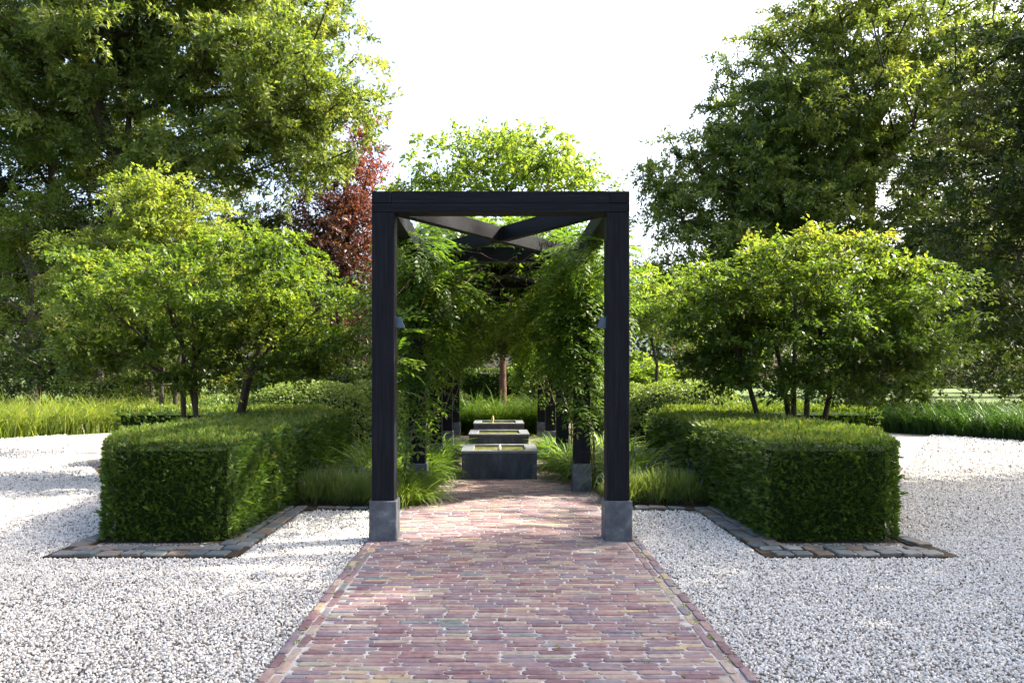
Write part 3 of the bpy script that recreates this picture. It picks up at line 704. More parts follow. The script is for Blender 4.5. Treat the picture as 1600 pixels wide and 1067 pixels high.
tree('multi_stem_tree', 'small wide dense tree leaning over the right yew hedge', 'tree', (4.3, 11.3, 0),
     stems_of([(1205, 1170, 600, 1130, 490, 0), (1250, 1262, 600, 1290, 470, 0), (1240, 1225, 600, 1190, 450, .3), (1262, 1300, 600, 1370, 500, .3), (1235, 1240, 590, 1240, 440, -.3)], 11.3),
     [(*at(1275, 455, 11.3), 1.8, 1.6, .68), (*at(1120, 480, 11.3), .85, 1.1, .70), (*at(1415, 480, 11.3), .85, 1.1, .75), (*at(1290, 540, 11.2), 2.0, 1.3, .55), (*at(1250, 395, 11.4), 1.2, 1.1, .28), (*at(1400, 580, 11.3), .75, .9, .45), (*at(1390, 615, 10.9), .8, .6, .22, .9), (*at(1270, 600, 10.9), 1.2, .6, .20, .9), (*at(1150, 590, 11.0), .7, .7, .25, .8), (*at(1110, 560, 11.4), .55, .7, .3)],
     480, 125, .072, .25, M['small'], M['bark'], .06, 'small trees framed by the yew hedges', tip=.0055, flat=.30, up=.80, step=.28, wander=.16, wl=.54, rcj=(.5, 1.7), shell=.42, tintfn=lambda C: rn(len(C), .38, .13) + np.clip((C[:, 2] - 2.3) * .24, -.05, .30))  # leaf tint climbs with height, painting the sunlit yellow crown top
tree('yellow_green_tree', 'sunlit yellow-green small tree rising behind the left umbrella-shaped tree', 'tree', (-6.3, 15.5, 0),
     [wiggle(at(250, 760, 15.5) * [1, 1, 0], at(255, 420, 15.5), 5, .05), wiggle(at(262, 760, 15.5) * [1, 1, 0], at(310, 400, 15.5), 5, .05)],
     [(*at(265, 340, 15.5), 1.45, 1.4, .85), (*at(170, 400, 15.5), 1.0, 1.2, .55), (*at(230, 290, 15.5), .6, .7, .5), (*at(350, 400, 15.5), 1.0, 1.0, .6), (*at(200, 470, 15.3), 1.6, 1.2, .8), (*at(120, 450, 15.5), .6, .8, .6)],
     210, 190, .085, .38, M['gold'], M['bark'], .07, tip=.005, flat=.5, up=.6, step=.35, wander=.16, wl=.5, shell=.5)

# trees that stand right of the view and shade the drive
for (x, y, z, r, rz, lab) in ((13.4, 6.7, 12.5, 5.3, 6.2, 'tall shade tree beside the drive, nearest the hedge'), (14.5, -2.0, 12.5, 6.6, 6.0, 'tall shade tree beside the drive, level with the camera'),
                         (13.0, -11.0, 12, 6.0, 5.6, 'tall shade tree beside the drive, behind the camera'), (21.0, 12.0, 11, 3.4, 4.6, 'tall shade tree farthest along the drive')):
    tree('shade_tree', lab, 'tree', (x, y, 0), [wiggle((x, y, 0), (x, y, z), 6, .15)], [(x, y, z, r, r, rz)], 165, 95, .45, 1.2, M['oak'], M['bark'], .3, 'shade trees outside the view', tri=True, tip=.03, step=1.5)

# ------------------------------------------------------------------ shrub masses and the far wood
def mass(name, label, cat, lobes, n, per, L, rc, mat, kind='stuff', shell=.25, up=.5, tintfn=None, group=None, core=None):
    C = lobes_points(lobes, n, shell); C[:, 2] = np.maximum(C[:, 2], .15)
    V, F, t = spray_leaves(C, rc * rng.uniform(.7, 1.3, len(C)), per, L, .7, 6, up, tintfn(C) if tintfn else None, tri=len(C) > 150)
    o = link(name, mesh_np(name, V, F, t), None, mat, kind); tag(o, label, cat, group); return o
W = []
for x in range(-60, 75, 9):
    yy = 62 + 10 * math.sin(x * .7); W.append((x + rng.normal(), yy, 5 + 1.2 * math.sin(x), 7, 4, 6.5 + 2.0 * math.sin(x * 1.3)))
W = [w for w in W if not (9 < w[0] < 40)] + [(24, 150, 6, 14, 5, 14), (48, 150, 6, 16, 5, 15), (70, 118, 8, 16, 5, 17), (95, 112, 8, 16, 5, 18), (14, 110, 6, 12, 5, 9), (32, 120, 6, 12, 5, 12), (50, 110, 6, 14, 5, 14), (2, 80, 7, 8, 4, 9.5), (11.5, 88, 7, 6, 4, 8)]
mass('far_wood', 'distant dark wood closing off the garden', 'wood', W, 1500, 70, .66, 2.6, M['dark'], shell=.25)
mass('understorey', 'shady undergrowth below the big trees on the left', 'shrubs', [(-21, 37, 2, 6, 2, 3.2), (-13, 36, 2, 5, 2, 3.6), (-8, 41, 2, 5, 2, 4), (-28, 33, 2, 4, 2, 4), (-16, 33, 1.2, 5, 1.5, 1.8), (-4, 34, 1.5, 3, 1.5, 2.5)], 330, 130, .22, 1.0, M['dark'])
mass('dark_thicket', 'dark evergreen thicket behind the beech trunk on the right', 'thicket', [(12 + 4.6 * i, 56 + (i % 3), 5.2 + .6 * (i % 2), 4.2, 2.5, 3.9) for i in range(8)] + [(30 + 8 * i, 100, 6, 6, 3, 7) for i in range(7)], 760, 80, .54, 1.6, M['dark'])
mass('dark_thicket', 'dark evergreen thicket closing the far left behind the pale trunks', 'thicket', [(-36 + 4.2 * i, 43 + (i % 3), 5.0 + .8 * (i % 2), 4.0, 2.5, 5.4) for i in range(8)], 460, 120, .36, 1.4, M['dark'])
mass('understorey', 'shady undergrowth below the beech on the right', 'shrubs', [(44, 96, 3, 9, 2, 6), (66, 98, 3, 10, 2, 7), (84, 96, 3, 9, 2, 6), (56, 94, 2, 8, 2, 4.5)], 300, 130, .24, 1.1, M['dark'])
for i, (x, y, r, h, lab) in enumerate(((4.6, 25.6, 1.0, 1.9, 'pale weeping shrub just right of the pergola, behind the low hedge'),)):
    mass('weeping_shrub', lab, 'shrub', [(x, y, h * .55, r, r, h * .55)], 60, 120, .14, .4, M['pale'], kind=None, shell=.3)
for (x, y, rx, h, mat, lab) in ((2.6, 26.0, 1.6, 1.9, 'dark', 'dark shrub seen through the pergola right of the red-barked trunk'), (-2.6, 25.5, 1.8, 2.2, 'dark', 'dark shrub seen through the pergola left of the red-barked trunk'),
                                (1.4, 26.8, .8, 2.7, 'pale', 'small sunlit bush showing bright beside the red-barked trunk'), (-5.2, 24.5, 1.5, 1.7, 'dark', 'dark shrub beyond the mounds left of the pergola')):
    mass('shrub', lab, 'shrub', [(x, y, h * .5, rx, 1.0, h * .55)], 70, 130, .12, .45, M[mat], kind=None)
mass('perennial_border', 'band of low dark perennials between the tall grass and the lawn at right', 'perennials', [(x, 27 + .4 * math.sin(x * 2), .20, 1.2, .8, .36) for x in np.arange(9.5, 21, 1.3)], 170, 90, .13, .4, M['ivy'])

# ------------------------------------------------------------------ hedges
def vnoise(P, f, seed):
    r = np.random.default_rng(seed); o = np.zeros(len(P))
    for k in range(6):
        w = r.normal(size=3) * f; o += np.sin(P @ w + r.uniform(0, 6.28))
    return o / 6
def sprigs(P, N, n_bl, L, W, tint, spread=.8, lift=.35):
    """fans of short needles-blades on points P with outward normals N"""
    m = len(P); D = unit(N + rdir(m) * .55 + np.array([0, 0, lift]))
    i = np.repeat(np.arange(m), n_bl); k = len(i)
    S = unit(np.cross(D, rdir(m)))[i]; a = rng.uniform(-spread, spread, k)
    d = unit(D[i] * np.cos(a)[:, None] + S * np.sin(a)[:, None] + rdir(k) * .15)
    u = rng.random(k) * .6
    l = L[i] * rng.uniform(.6, 1.2, k)
    p = P[i] + D[i] * (u * L[i])[:, None]
    V, F = leaves(p, d, np.cross(S, d) + rdir(k) * .5, l, l * W, fold=.12)
    t = np.clip(tint[i] + rng.normal(0, .10, k), 0, 1)
    return V, F, np.repeat(t, 4)
def hedge(name, label, quads, dens, group, core_boxes, L0=.042, mat='yew', W=.26, cat='hedge', nb=7, lift=.35):
    """quads: list of (origin, u, v, normal, kind) faces in world space; top faces get young upright shoots"""
    h = empty(name, np.array(quads[0][0]) * [1, 1, 0], label, cat, group)
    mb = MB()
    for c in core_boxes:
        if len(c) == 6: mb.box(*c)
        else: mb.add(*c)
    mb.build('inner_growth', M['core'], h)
    Vs, Fs, Ts, o = [], [], [], 0
    for (O, u, v, N, kind, *extra_du) in quads:
        O, u, v, N = [np.array(q, float) for q in (O, u, v, N)]
        area = np.linalg.norm(np.cross(u, v)); cen = O + (u + v) / 2; Y = max(cen[1], 5)
        m0 = int(area * dens * 1.6 * (.45 if O[1] > 8 and N[0] * O[0] > 0 and kind == 'side' and abs(N[1]) < .9 else 1) * (1.7 if N[1] < -.9 and O[1] < 8 else 1))
        a = rng.random((m0, 2)); P = O + a[:, :1] * u + a[:, 1:] * v
        far = np.clip(7.5 / P[:, 1], .3, 1) ** 1.5                   # thinner and larger with distance
        if extra_du: P = P + (a[:, :1] * a[:, 1:]) * np.array(extra_du[0], float)
        keep = rng.random(m0) < far / 1.6 * 1.6 * .62 if False else rng.random(m0) < far * .625
        P = P[keep]; Lk = L0 * (1 + .8 * np.clip(P[:, 1] / 7.5 - 1, 0, 1.2))
        nz = vnoise(P, 7, 5) + .6 * vnoise(P, 21, 6)
        P = P + N * (nz * .020 - .022 + rng.normal(0, .005, len(P)))[:, None]
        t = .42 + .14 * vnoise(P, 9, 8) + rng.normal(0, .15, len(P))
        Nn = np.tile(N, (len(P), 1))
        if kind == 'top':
            t = t + .29 + .10 * rng.random(len(P)); Lk = Lk * rng.uniform(.6, 1.25, len(P)); P[:, 2] += .012  # paler tint: young growth plus the brightness of a lit top
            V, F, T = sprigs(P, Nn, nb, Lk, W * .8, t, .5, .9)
        else:
            V, F, T = sprigs(P, Nn, nb, Lk, W, t, .85, lift)
            e = rng.random(len(P)) < .012       # stray long shoots
            V2, F2, T2 = sprigs(P[e], Nn[e], nb + 3, Lk[e] * 2.0, W * .6, t[e] + .2, .35, .5)
            F2 = F2 + len(V); V = np.concatenate([V, V2]); F = np.concatenate([F, F2]); T = np.concatenate([T, T2])
        Vs.append(V); Fs.append(F + o); Ts.append(T); o += len(V)
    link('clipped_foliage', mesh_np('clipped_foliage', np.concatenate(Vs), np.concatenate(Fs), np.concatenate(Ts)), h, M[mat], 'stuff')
    return h
H = .875
for s, w in ((-1, 'left'), (1, 'right')):
    def X(x): return s * x
    xi = 2.33; zt = H
    # plan outline of the arm: inner line x=2.33, outer line 3.46 -> 4.05 at 8.5 -> 3.85 at 12.6
    pts_out = [(3.46, 6.94), (4.0, 8.4), (3.95, 9.6), (3.85, 12.4)]
    quads = [((X(xi), 6.94, .03), (s * (3.46 - xi), 0, 0), (0, 0, zt - .03), (0, -1, 0), 'side'),
             ((X(xi), 6.94, .03), (0, 5.6, 0), (0, 0, zt - .03), (-s, 0, 0), 'side'),
             ((X(3.46), 6.94, .03), (s * .54, 1.46, 0), (0, 0, zt - .03), (s * .938, -.347, 0), 'side'),
             ((X(4.0), 8.4, .03), (-s * .05, 1.2, 0), (0, 0, zt - .03), (s, 0, 0), 'side'),
             ((X(3.95), 9.6, .03), (-s * .10, 2.8, 0), (0, 0, zt - .03), (s, 0, 0), 'side')]
    # top surface in four strips
    ys = [6.94, 7.7, 8.4, 9.6, 11, 12.5]; xo = np.interp(ys, [p[1] for p in pts_out], [p[0] for p in pts_out])
    for i in range(5):
        quads.append(((X(xi), ys[i], zt), (s * (xo[i] - xi), 0, 0), (0, ys[i + 1] - ys[i], 0), (0, 0, 1), 'top', (s * (xo[i + 1] - xo[i]), 0, 0)))
    q = .075
    V = [(X(xi + q), 6.94 + q, 0)] + [(X(x - q), max(y, 6.94 + q), 0) for x, y in pts_out] + [(X(xi + q), 12.5, 0)]
    n = len(V); V2 = V + [(x, y, zt - q) for x, y, _ in V]
    F = [tuple(range(n))[::-1], tuple(range(n, 2 * n))] + [(i, (i + 1) % n, n + (i + 1) % n, n + i) for i in range(n)]
    if s < 0: F = [f[::-1] for f in F]
    hedge('yew_hedge', f'clipped box-shaped yew hedge {w} of the pergola, its square end facing the viewer', quads, 1050, 'front yew hedges', [(V2, F)])
    # rear arm
    a, bq = sorted((X(2.9), X(6.2)))
    quads = [((a, 12.9, .05), (bq - a, 0, 0), (0, 0, H - .05), (0, -1, 0), 'side'), ((a, 12.9, H), (bq - a, 0, 0), (0, 1.3, 0), (0, 0, 1), 'top'),
             ((X(6.2), 12.9, .05), (0, 1.3, 0), (0, 0, H - .05), (s, 0, 0), 'side')]
    hedge('rear_yew_hedge', f'shaded rear yew hedge behind the stems of the small {w} tree', quads, 900, 'rear yew hedges', [(a + .05, bq - .05, 12.95, 14.15, 0, H - .05)])
# the far hedge closing the garden behind the island
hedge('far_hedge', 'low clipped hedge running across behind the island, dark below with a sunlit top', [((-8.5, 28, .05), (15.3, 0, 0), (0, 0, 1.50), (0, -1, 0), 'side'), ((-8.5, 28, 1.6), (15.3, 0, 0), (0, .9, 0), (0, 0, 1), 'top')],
      700, None, [(-8.45, 6.75, 28.08, 28.85, 0, 1.54)], L0=.055, mat='ivy', W=.5)

# clipped mounds
def mound(x, y, rx, ry, h, label, t0=.55, mat='box', L=.052, dens=1100):
    m_ = empty('clipped_mound', (x, y, 0), label, 'shrub', 'clipped mounded shrubs')
    n = int(dens * 3.14 * rx * ry * 1.3); a = rng.uniform(0, 6.283, n); r = np.sqrt(rng.random(n))
    zz = np.sqrt(np.maximum(1 - r ** 2.6, 0)); P = np.stack([x + rx * r * np.cos(a), y + ry * r * np.sin(a), h * zz ** .8], 1)
    P += (vnoise(P, 3.5, 11) * .05 + rng.normal(0, .012, n))[:, None] * np.array([0, 0, 1])
    k = n // 4; a2 = rng.uniform(0, 6.283, k); P2 = np.stack([x + rx * np.cos(a2), y + ry * np.sin(a2), rng.uniform(.05, h * .5, k)], 1); P = np.concatenate([P, P2])
    N = unit((P - [x, y, -h * .2]) / [rx ** 2, ry ** 2, h ** 2])
    i = np.repeat(np.arange(len(P)), 3); D = unit(N[i] * .7 + rdir(len(i)))
    V, F = leaves(P[i] + rdir(len(i)) * .012, D, N[i] + rdir(len(i)) * .5, L * rng.uniform(.7, 1.3, len(i)), L * .55 * np.ones(len(i)))
    link('clipped_foliage', mesh_np('clipped_foliage', V, F, np.repeat(np.clip(t0 + rng.normal(0, .18, len(i)), 0, 1), 4)), m_, M[mat], 'stuff')
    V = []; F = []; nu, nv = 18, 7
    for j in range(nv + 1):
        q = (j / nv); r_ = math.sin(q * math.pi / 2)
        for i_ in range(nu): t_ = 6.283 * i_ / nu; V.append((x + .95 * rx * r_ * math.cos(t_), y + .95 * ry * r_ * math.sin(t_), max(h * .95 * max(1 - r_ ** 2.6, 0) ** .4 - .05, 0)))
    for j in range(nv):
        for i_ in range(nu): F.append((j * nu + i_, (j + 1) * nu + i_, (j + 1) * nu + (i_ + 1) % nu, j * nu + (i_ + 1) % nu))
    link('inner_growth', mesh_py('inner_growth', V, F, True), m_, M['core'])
mound(3.75, 16.0, 1.35, 1.2, 1.33, 'broad clipped mound with small glossy leaves beyond the right yew hedge')
mound(2.75, 17.6, .9, .9, 1.30, 'smaller sunlit mound tucked between the pergola and the broad right mound', .6)
mound(-3.8, 15.9, 1.45, 1.2, 1.34, 'broad clipped mound beyond the left yew hedge')
mound(-2.75, 17.0, 1.0, 1.0, 1.32, 'clipped mound beside the left side of the pergola, tinted yellow-green as if sunlit', .75)  # sunlit look painted by the higher leaf tint
mound(-5.6, 16.4, 1.1, 1.0, 1.0, 'low dark mound behind the stems of the left tree', .3)
mound(5.9, 16.8, 1.2, 1.0, .95, 'low mound half hidden behind the dense right tree', .35)

# ------------------------------------------------------------------ grasses
def blades(B, az, L, W, th0, th1, tint, seg=4):
    """arching blades: base B, azimuth az, length L, start and end elevation angles"""
    n = len(B); P = [B]; p = B.copy()
    hx = np.stack([np.cos(az), np.sin(az), np.zeros(n)], 1); S = np.stack([-np.sin(az), np.cos(az), np.zeros(n)], 1)
    tw = rng.normal(0, .5, n)[:, None]
    for k in range(seg):
        th = th0 + (th1 - th0) * ((k + .5) / seg) ** 1.2
        d = hx * np.cos(th)[:, None] + np.array([0, 0, 1.]) * np.sin(th)[:, None]
        p = p + d * (L / seg)[:, None]; P.append(p)
    rows = []
    for k, q in enumerate(P):
        w = W * (1 - (k / seg) ** 2.2) * .5 + .0004
        sd_ = unit(S + np.array([0, 0, 1.]) * tw * .5) * w[:, None]; rows += [q - sd_, q + sd_]
    V = np.stack(rows, 1).reshape(-1, 3); F = np.array([[2 * k, 2 * k + 1, 2 * k + 3, 2 * k + 2] for k in range(seg)])
    F = (F[None] + (np.arange(n) * 2 * (seg + 1))[:, None, None]).reshape(-1, 4)
    return V, F, np.repeat(np.clip(tint, 0, 1), 2 * (seg + 1))
def clump(x, y, r, L, n, mat, label, t0=.45, W=.010, name='grass_clump', cat='ornamental grass', group=None, spread=1.0, seg=4, z0=.012):
    a = rng.uniform(0, 6.283, n); q = np.sqrt(rng.random(n)) * r
    B = np.stack([x + q * np.cos(a), y + q * np.sin(a), np.full(n, z0)], 1)
    az = a + rng.normal(0, .6, n); l = L * rng.uniform(.55, 1.15, n)
    th0 = R(85) - (q / r) * R(25) * spread + rng.normal(0, .1, n); th1 = th0 - R(60) - rng.uniform(0, R(75), n) * spread
    V, F, T = blades(B, az, l, np.full(n, W), th0, th1, t0 + rng.normal(0, .17, n), seg)
    o = link(name, mesh_np(name, V, F, T), None, M[mat]); tag(o, label, cat, group); return o
G1 = 'arching grass clumps beside the path'
clump(-1.06, 9.0, .20, .52, 620, 'grass', 'bright arching grass clump at the foot of the path, behind the left front post', .72, .015, group=G1)
spots = [(-1.62, 10.6, .30, .75, .55, 'big arching grass clump behind the left lavender'), (-1.85, 11.9, .3, .75, .45, 'second arching grass clump in the left bed, against the hedge'), (-1.15, 10.7, .2, .6, .4, 'dark grass clump in front of the second left post'),
         (-1.05, 11.9, .22, .62, .35, 'dark grass clump between the second and third left posts'), (-1.0, 13.6, .2, .6, .35, 'small grass clump past the third left post'), (-1.7, 13.6, .3, .7, .45, 'rear grass clump in the left bed'),
         (1.66, 10.3, .32, .80, .5, 'big fountain-like grass clump behind the right lavender'), (1.9, 11.6, .3, .75, .45, 'second arching grass clump in the right bed, against the hedge'), (1.2, 11.2, .24, .68, .32, 'dark grass clump behind the second right post'),
         (1.05, 12.4, .22, .62, .3, 'dark grass clump level with the gap between the two nearer basins'), (1.0, 14.2, .2, .6, .35, 'small grass clump past the third right post'), (1.75, 13.2, .3, .7, .45, 'rear grass clump in the right bed'),
         (-1.15, 9.9, .18, .55, .55, 'low grass clump beside the second left plinth')]
for (x, y, r, L, t0, lab) in spots: clump(x, y, r, L * 1.2, 480, 'grass', lab, t0 + .12, .022, group=G1, spread=1.25)
for i, x in enumerate((-1.3, -.65, 0, .65, 1.3)):
    clump(x, 20.0 + .2 * (i % 2), .34, 1.35, 520, 'grass', ('leftmost tall grass clump closing the path beyond the basins', 'tall grass clump beyond the basins, second from the left', 'central tall grass clump behind the farthest basin', 'tall grass clump beyond the basins, second from the right', 'rightmost tall grass clump closing the path beyond the basins')[i],
          .42 + .1 * (i > 1), .020, group='tall grass behind the basins', spread=.6)
def bank(name, label, mat, n, region, L, W, t0, lean):
    x, y = region(n); m = len(x); B = np.stack([x, y, np.zeros(m)], 1)
    az = rng.uniform(0, 6.283, m); az = np.where(rng.random(m) < .5, lean + rng.normal(0, .7, m), az)
    pt = vnoise(B, 1.2, 3)
    V, F, T = blades(B, az, L * (1 + .18 * pt) * rng.uniform(.6, 1.15, m), np.full(m, W), R(82) + rng.normal(0, .12, m), R(82) - rng.uniform(R(40), R(125), m), t0 + .15 * pt + rng.normal(0, .15, m), 4)
    o = link(name, mesh_np(name, V, F, T), None, M[mat], 'stuff'); tag(o, label, 'tall grass')
def ringreg(sgn, r0, r1, a0, a1):
    def f(n):
        a = rng.uniform(R(a0), R(a1), n); r = rng.uniform(r0, r1, n); return sgn * r * np.cos(a), 12.5 + r * np.sin(a)
    return f
bank('tall_grass', 'sunlit yellow-green bank of tall soft grass along the gravel at far left', 'tall', 15000, ringreg(-1, 12.85, 16.5, 12, 60), 1.08, .022, .5, 0.0)
bank('tall_grass', 'arching grass bank along the gravel at far right, tinted darker for shade', 'blueg', 15000, ringreg(1, 12.85, 15.8, 12, 60), .98, .022, .32, math.pi + .4)  # low tint puts the shade over this bank into the blade colour

# lavender
for s, w in ((-1, 'left'), (1, 'right')):
    for i, (x, y) in enumerate(((1.42, 9.08), (1.78, 9.12), (2.12, 9.15), (1.55, 9.45), (1.98, 9.5))):
        L_ = empty('lavender', (s * x, y, 0), f'lavender bush {("nearest the pergola post", "in the middle of the front row", "against the yew hedge", "behind the front row near the post", "behind the front row near the hedge")[i]} in the {w} bed', 'lavender', 'lavender in the beds')
        n = 1500; a = rng.uniform(0, 6.283, n); q = np.sqrt(rng.random(n)) * .25; zz = rng.random(n) ** .7 * np.sqrt(np.maximum(1 - (q / .27) ** 2, .05)) * .30
        B = np.stack([s * x + q * np.cos(a) * 1.05, y + q * np.sin(a), .012 + zz], 1)
        th0 = R(84) - q / .25 * R(28) + rng.normal(0, .22, n); l = rng.uniform(.07, .17, n)
        V, F, T = blades(B, a + rng.normal(0, .5, n), l, np.full(n, .0065), th0, th0 - R(8), .30 + .9 * zz + rng.normal(0, .16, n), 2)  # tint rises with height: shaded foot and lit top in the colour
        link('stems', mesh_np('stems', V, F, T), L_, M['lav'], 'stuff')
        k = 10; j = rng.integers(0, n, k); hx = np.stack([np.cos(a[j]) * np.cos(th0[j]), np.sin(a[j]) * np.cos(th0[j]), np.sin(th0[j])], 1)
        tip = B[j] + hx * (.19 * rng.uniform(.7, 1.2, k))[:, None]; ii = np.repeat(np.arange(k), 5)
        V, F = leaves(tip[ii] + rdir(len(ii)) * .008 + np.array([0, 0, 1]) * rng.uniform(0, .035, len(ii))[:, None], hx[ii] + rdir(len(ii)) * .5, rdir(len(ii)), np.full(len(ii), .02), np.full(len(ii), .010))
        link('flower_spikes', mesh_np('flower_spikes', V, F, np.repeat(rng.random(len(ii)), 4)), L_, M['lavfl'], 'stuff')

# ------------------------------------------------------------------ wisteria on the pergola
def frond_local(nl=6, L=.24, lf=.062):
    """one pinnate leaf along +Y, drooping"""
    P, D, N = [], [], []
    for i in range(nl):
        t = (i + .8) / nl; y = L * t; z = -.35 * L * t * t
        for s in (-1, 1): P.append((0, y, z)); D.append((s * .8, .55, -.25)); N.append((s * .25, .1, 1))
    P.append((0, L, -.35 * L)); D.append((0, 1, -.5)); N.append((0, .3, 1))
    P = np.array(P); D = np.array(D, float) + rng.normal(size=(len(P), 3)) * .10; N = np.array(N, float) + rng.normal(size=(len(P), 3)) * .15
    l = lf * (1 - .25 * np.abs(np.linspace(-1, 1, len(P)))) ; V, F = leaves(P, D, N, l, l * .40, fold=.12, droop=.10)
    rach = np.array([(-.0012, 0, 0), (.0012, 0, 0), (.0008, L, -.35 * L), (-.0008, L, -.35 * L)]); V = np.concatenate([V, rach]); F = np.concatenate([F, [[len(V) - 4, len(V) - 3, len(V) - 2, len(V) - 1]]])
    return V, F
FR = [frond_local(random.choice((4, 5)), random.uniform(.24, .31), random.uniform(.088, .108)) for _ in range(6)]
FRM = []
for j, (V, F) in enumerate(FR):
    for q in range(3):
        FRM.append(mesh_np('leaf', V, F, np.full(len(V), (.25, .5, .8)[q]))); FRM[-1].materials.append(M['wist'])
def frond_rot(D):
    D = unit(D); n = len(D); up = np.tile([0., 0, 1], (n, 1)) + rdir(n) * .35
    Xv = unit(np.cross(D, up)); Zv = np.cross(Xv, D); return np.stack([Xv, D, Zv], 2)   # columns
def wisteria(k, s, label, P, D, tint, stems, nsingle):
    x = s * (XO - .02); o = empty('wisteria', (x, PY[k] + .1, 0), label, 'climbing plant', 'wisterias climbing the pergola')
    for j, (pts, rad) in enumerate(stems):
        mb = MB(); mb.tube(pts, rad, 7); mb.build('stem' if rad[0] > .006 else 'tendril', M['vine'], o, smooth=True)
    Rm = frond_rot(D); order = np.argsort(P[:, 1] + rng.normal(0, .1, len(P))); sing = set(order[:nsingle].tolist())
    Vs, Fs, Ts, b = [], [], [], 0
    for i in range(len(P)):
        j = rng.integers(0, 6); V, F = FR[j]; sc_ = rng.uniform(.75, 1.2)
        if i in sing:
            q = 0 if tint[i] < .37 else 1 if tint[i] < .65 else 2
            ob = bpy.data.objects.new('leaf', FRM[j * 3 + q]); COL.objects.link(ob); ob.parent = o
            ob.matrix_local = Matrix.Translation(Vector(P[i]) - o.location) @ Matrix(Rm[i].tolist()).to_4x4() @ Matrix.Scale(sc_, 4)
        else:
            Vs.append(V @ Rm[i].T * sc_ + P[i]); Fs.append(F + b); b += len(V); Ts.append(np.full(len(V), np.clip(tint[i] + rng.normal(0, .08), 0, 1)))
    link('foliage', mesh_np('foliage', np.concatenate(Vs), np.concatenate(Fs), np.concatenate(Ts)), o, M['wist'], 'stuff')
names = {0: 'second', 1: 'second', 2: 'third', 3: 'fourth', 4: 'fifth'}
for k in (1, 2, 3, 4):
    for s, w in ((-1, 'left'), (1, 'right')):
        cx, cy = s * XO, PY[k] + .1
        P, D = [], []
        def blob(n, c, r, out=True):
            d = rdir(n); q = rng.random(n) ** .4; p = np.array(c) + d * q[:, None] * np.array(r); P.append(p)
            dd = d.copy(); dd[:, 2] = dd[:, 2] * .45 - .10; D.append(unit(dd) + rdir(n) * .35)
        den = 1.0 if k == 1 else .8
        blob(int(300 * den), (cx - .02 * s, cy - .15, 2.58), (.25, .55, .30))       # crown of the climber under the roof
        blob(int(300 * den) if k == 1 else 130, (cx - .02 * s, cy - .08, 1.95), (.25, .28, .55) if k == 1 else (.2, .2, .5))
        blob(100 if k == 1 else 25, (cx + .04 * s, cy - .05, 1.2), (.17, .2, .42))
        blob(int(120 * den), (cx - .10 * s, cy - 1.1, 2.86), (.26, .9, .16))
        if k > 1: blob(230, (s * .45, cy + .6, 2.50), (.52, .9, .20))   # hanging below the roof
        blob(760, (s * .5, cy + 1.2, 3.30), (.75, 1.9, .12))             # mat on top of the roof
        if k < 3: blob(90, (s * 1.42, cy + .3, 2.45), (.30, .6, .40))
        if k > 1: blob(150, (s * .62, cy + .4, 2.25), (.28, .5, .35))
        if k == 4: blob(300, (s * .5, cy + .1, 2.35), (.55, .2, .32))
        if k == 1 and s < 0:
            blob(45, (-1.10, 8.5, 1.5), (.08, .2, .75)); blob(120, (-.62, 9.6, 2.55), (.30, .5, .22)); blob(25, (-1.0, 9.0, .75), (.10, .2, .35))
        if k == 1 and s > 0: blob(140, (.88, 9.75, 1.8), (.24, .25, .5)); blob(90, (.82, 9.6, 2.52), (.26, .4, .28)); blob(60, (1.15, 8.6, 2.75), (.2, .5, .15))
        Pn, Dn = np.concatenate(P), np.concatenate(D)
        ok = Pn[:, 1] > 7.25; ok &= ~((np.abs(np.abs(Pn[:, 0]) - XO) < .12) & (np.abs(Pn[:, 1] - cy) < .1) & (rng.random(len(Pn)) < .5))
        Pn, Dn = Pn[ok], Dn[ok]
        tint = np.clip(rn(len(Pn), .42, .20), 0, 1)
        stems = []
        for q in range(2):
            pts = []; ph = rng.uniform(0, 6.28); x0 = cx + rng.normal(0, .03)
            for i in range(15):
                z = .02 + i * .2; a = (0 if s > 0 else math.pi) + .5 * q + max(0, i - 2) * .42 * (1 if q else -1); rr_ = .165 + .015 * math.sin(i * 2 + q)
                pts.append((cx + rr_ * math.cos(a), cy - .02 + rr_ * math.sin(a), z))
            stems.append((pts, [(.016 - .004 * q) * (1 - i * .04) for i in range(15)]))
        for q in range(9):      # thin curling whips hanging from the roof
            p = np.array([cx - s * rng.uniform(.1, .9), cy + rng.uniform(-1.6, .3), rng.uniform(2.6, 2.95)]); d = rdir(1)[0] * .06; d[2] = -.02; pts = [p]
            for i in range(8): d = d + rdir(1)[0] * .028; d[2] -= .010; pts.append(pts[-1] + d)
            stems.append((pts, [.0035 - .0003 * i for i in range(9)]))
        pos = {1: 'second pair', 2: 'third pair', 3: 'fourth pair', 4: 'rearmost pair'}[k]
        wisteria(k, s, f'leafy wisteria twining up the {w} post of the {pos} to the roof', Pn, Dn, tint, stems, 290 if k == 1 else 0)

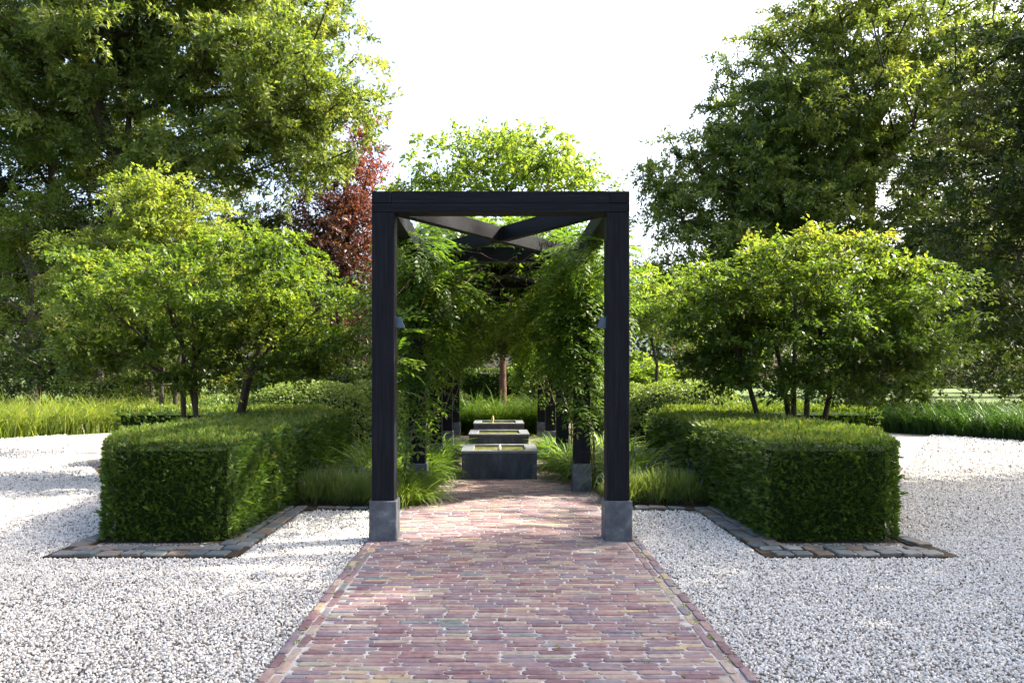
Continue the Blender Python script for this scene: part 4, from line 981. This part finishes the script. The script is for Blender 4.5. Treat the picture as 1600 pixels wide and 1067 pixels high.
# small weeds in the joints and a few fallen leaves
wx, wy = [], []
for _ in range(70):
    sd_ = random.choice((-1, 1)); wx.append((-1.105 if sd_ < 0 else 1.135) + random.gauss(0, .006)); wy.append(random.uniform(3.6, 8.6))
for _ in range(12): wx.append(random.uniform(-1, 1)); wy.append(random.uniform(3.8, 9))
for _ in range(14): wx.append(random.choice((-1, 1)) * random.uniform(1.25, 2.1)); wy.append(random.uniform(7.2, 8.5))
Wc = np.stack([np.array(wx), np.array(wy), np.full(len(wx), .026)], 1); ii = np.repeat(np.arange(len(Wc)), 9)
V, F = leaves(Wc[ii] + rng.normal(size=(len(ii), 3)) * [.008, .014, .001], rdir(len(ii)) * [1, 1, .3] + np.array([0, 0, .5]), rdir(len(ii)) + np.array([0, 0, 1.]), rng.uniform(.008, .020, len(ii)), np.full(len(ii), .007))
tag(link('joint_weeds', mesh_np('joint_weeds', V, F, np.repeat(rng.uniform(.4, 1, len(ii)), 4)), None, M['small'], 'stuff'), 'tiny green weeds growing in the joints along the path edging', 'weeds')
n = 260; lx = rng.uniform(-5, 5, n); ly = rng.uniform(3.6, 11, n); ok = (np.abs(lx) < 1.1) | (~blocked(lx, ly)); lx, ly = lx[ok], ly[ok]; n = len(lx)
V, F = leaves(np.stack([lx, ly, np.where(np.abs(lx) < 1.1, .031, .024)], 1), rdir(n) * [1, 1, .15], rdir(n) * .3 + np.array([0, 0, 1.]), rng.uniform(.015, .04, n), rng.uniform(.008, .02, n), fold=.3)
M['litter'] = leaf_mat('dry_leaf', [(0, (.06, .035, .018)), (.5, (.16, .10, .045)), (1, (.28, .22, .08))], transl=.1)
tag(link('leaf_litter', mesh_np('leaf_litter', V, F, np.repeat(rng.random(n), 4)), None, M['litter'], 'stuff'), 'small dry leaves scattered on the gravel and the brick path', 'leaves')

# ------------------------------------------------------------------ far white house between the trees
hx, hy = 15.6, 86
ho = empty('white_house', (hx, hy, 0), 'white gabled house with a red roof far off between the trees right of the pergola', 'house')
mb = MB(); w_, d_, e_, rd = 3.2, 4, 4.6, 7.0
V = [(hx - w_, hy, 0), (hx + w_, hy, 0), (hx + w_, hy, e_), (hx, hy, rd), (hx - w_, hy, e_)]; V += [(x, y + 2 * d_, z) for x, y, z in V]
mb.add(V, [(0, 1, 2, 3, 4), (9, 8, 7, 6, 5), (0, 5, 6, 1), (1, 6, 7, 2), (0, 4, 9, 5)]); mb.build('wall', M['white'], ho)
mb = MB()
for s in (-1, 1): mb.beam((hx + s * (w_ / 2 + .15), hy - .3, (e_ + rd) / 2 + .08), (hx + s * (w_ / 2 + .15), hy + 2 * d_, (e_ + rd) / 2 + .08), .05, .05)
for s in (-1, 1):
    V = [(hx, hy - .3, rd + .15), (hx + s * (w_ + .35), hy - .3, e_ - .1), (hx + s * (w_ + .35), hy - .3, e_ + .1), (hx, hy - .3, rd + .40)]; V += [(x, hy + 2 * d_ + .3, z) for x, y, z in V]
    F = [(0, 1, 2, 3), (7, 6, 5, 4), (0, 4, 5, 1), (1, 5, 6, 2), (2, 6, 7, 3), (3, 7, 4, 0)]; mb.add(V, F if s < 0 else [f[::-1] for f in F])
mb.build('roof', M['roof'], ho)
for (x, z) in ((-1.4, 1.0), (.6, 1.0), (-.4, 3.4)):
    mb = MB(); mb.box(hx + x, hx + x + 1.0, hy - .06, hy - .003, z, z + 1.3); wn = mb.build('window', M['white'], ho)
    mb = MB(); mb.box(hx + x + .1, hx + x + .9, hy - .075, hy - .063, z + .1, z + 1.2); pn = link('pane', mesh_py('pane', mb.V, mb.F), wn, M['glass']); pn.location = (0, 0, 0)

tot = sum(len(o.data.loops) - 2 * len(o.data.polygons) for o in SC.objects if o.type == 'MESH')
print('TRIS', tot, 'objects', len(SC.objects))
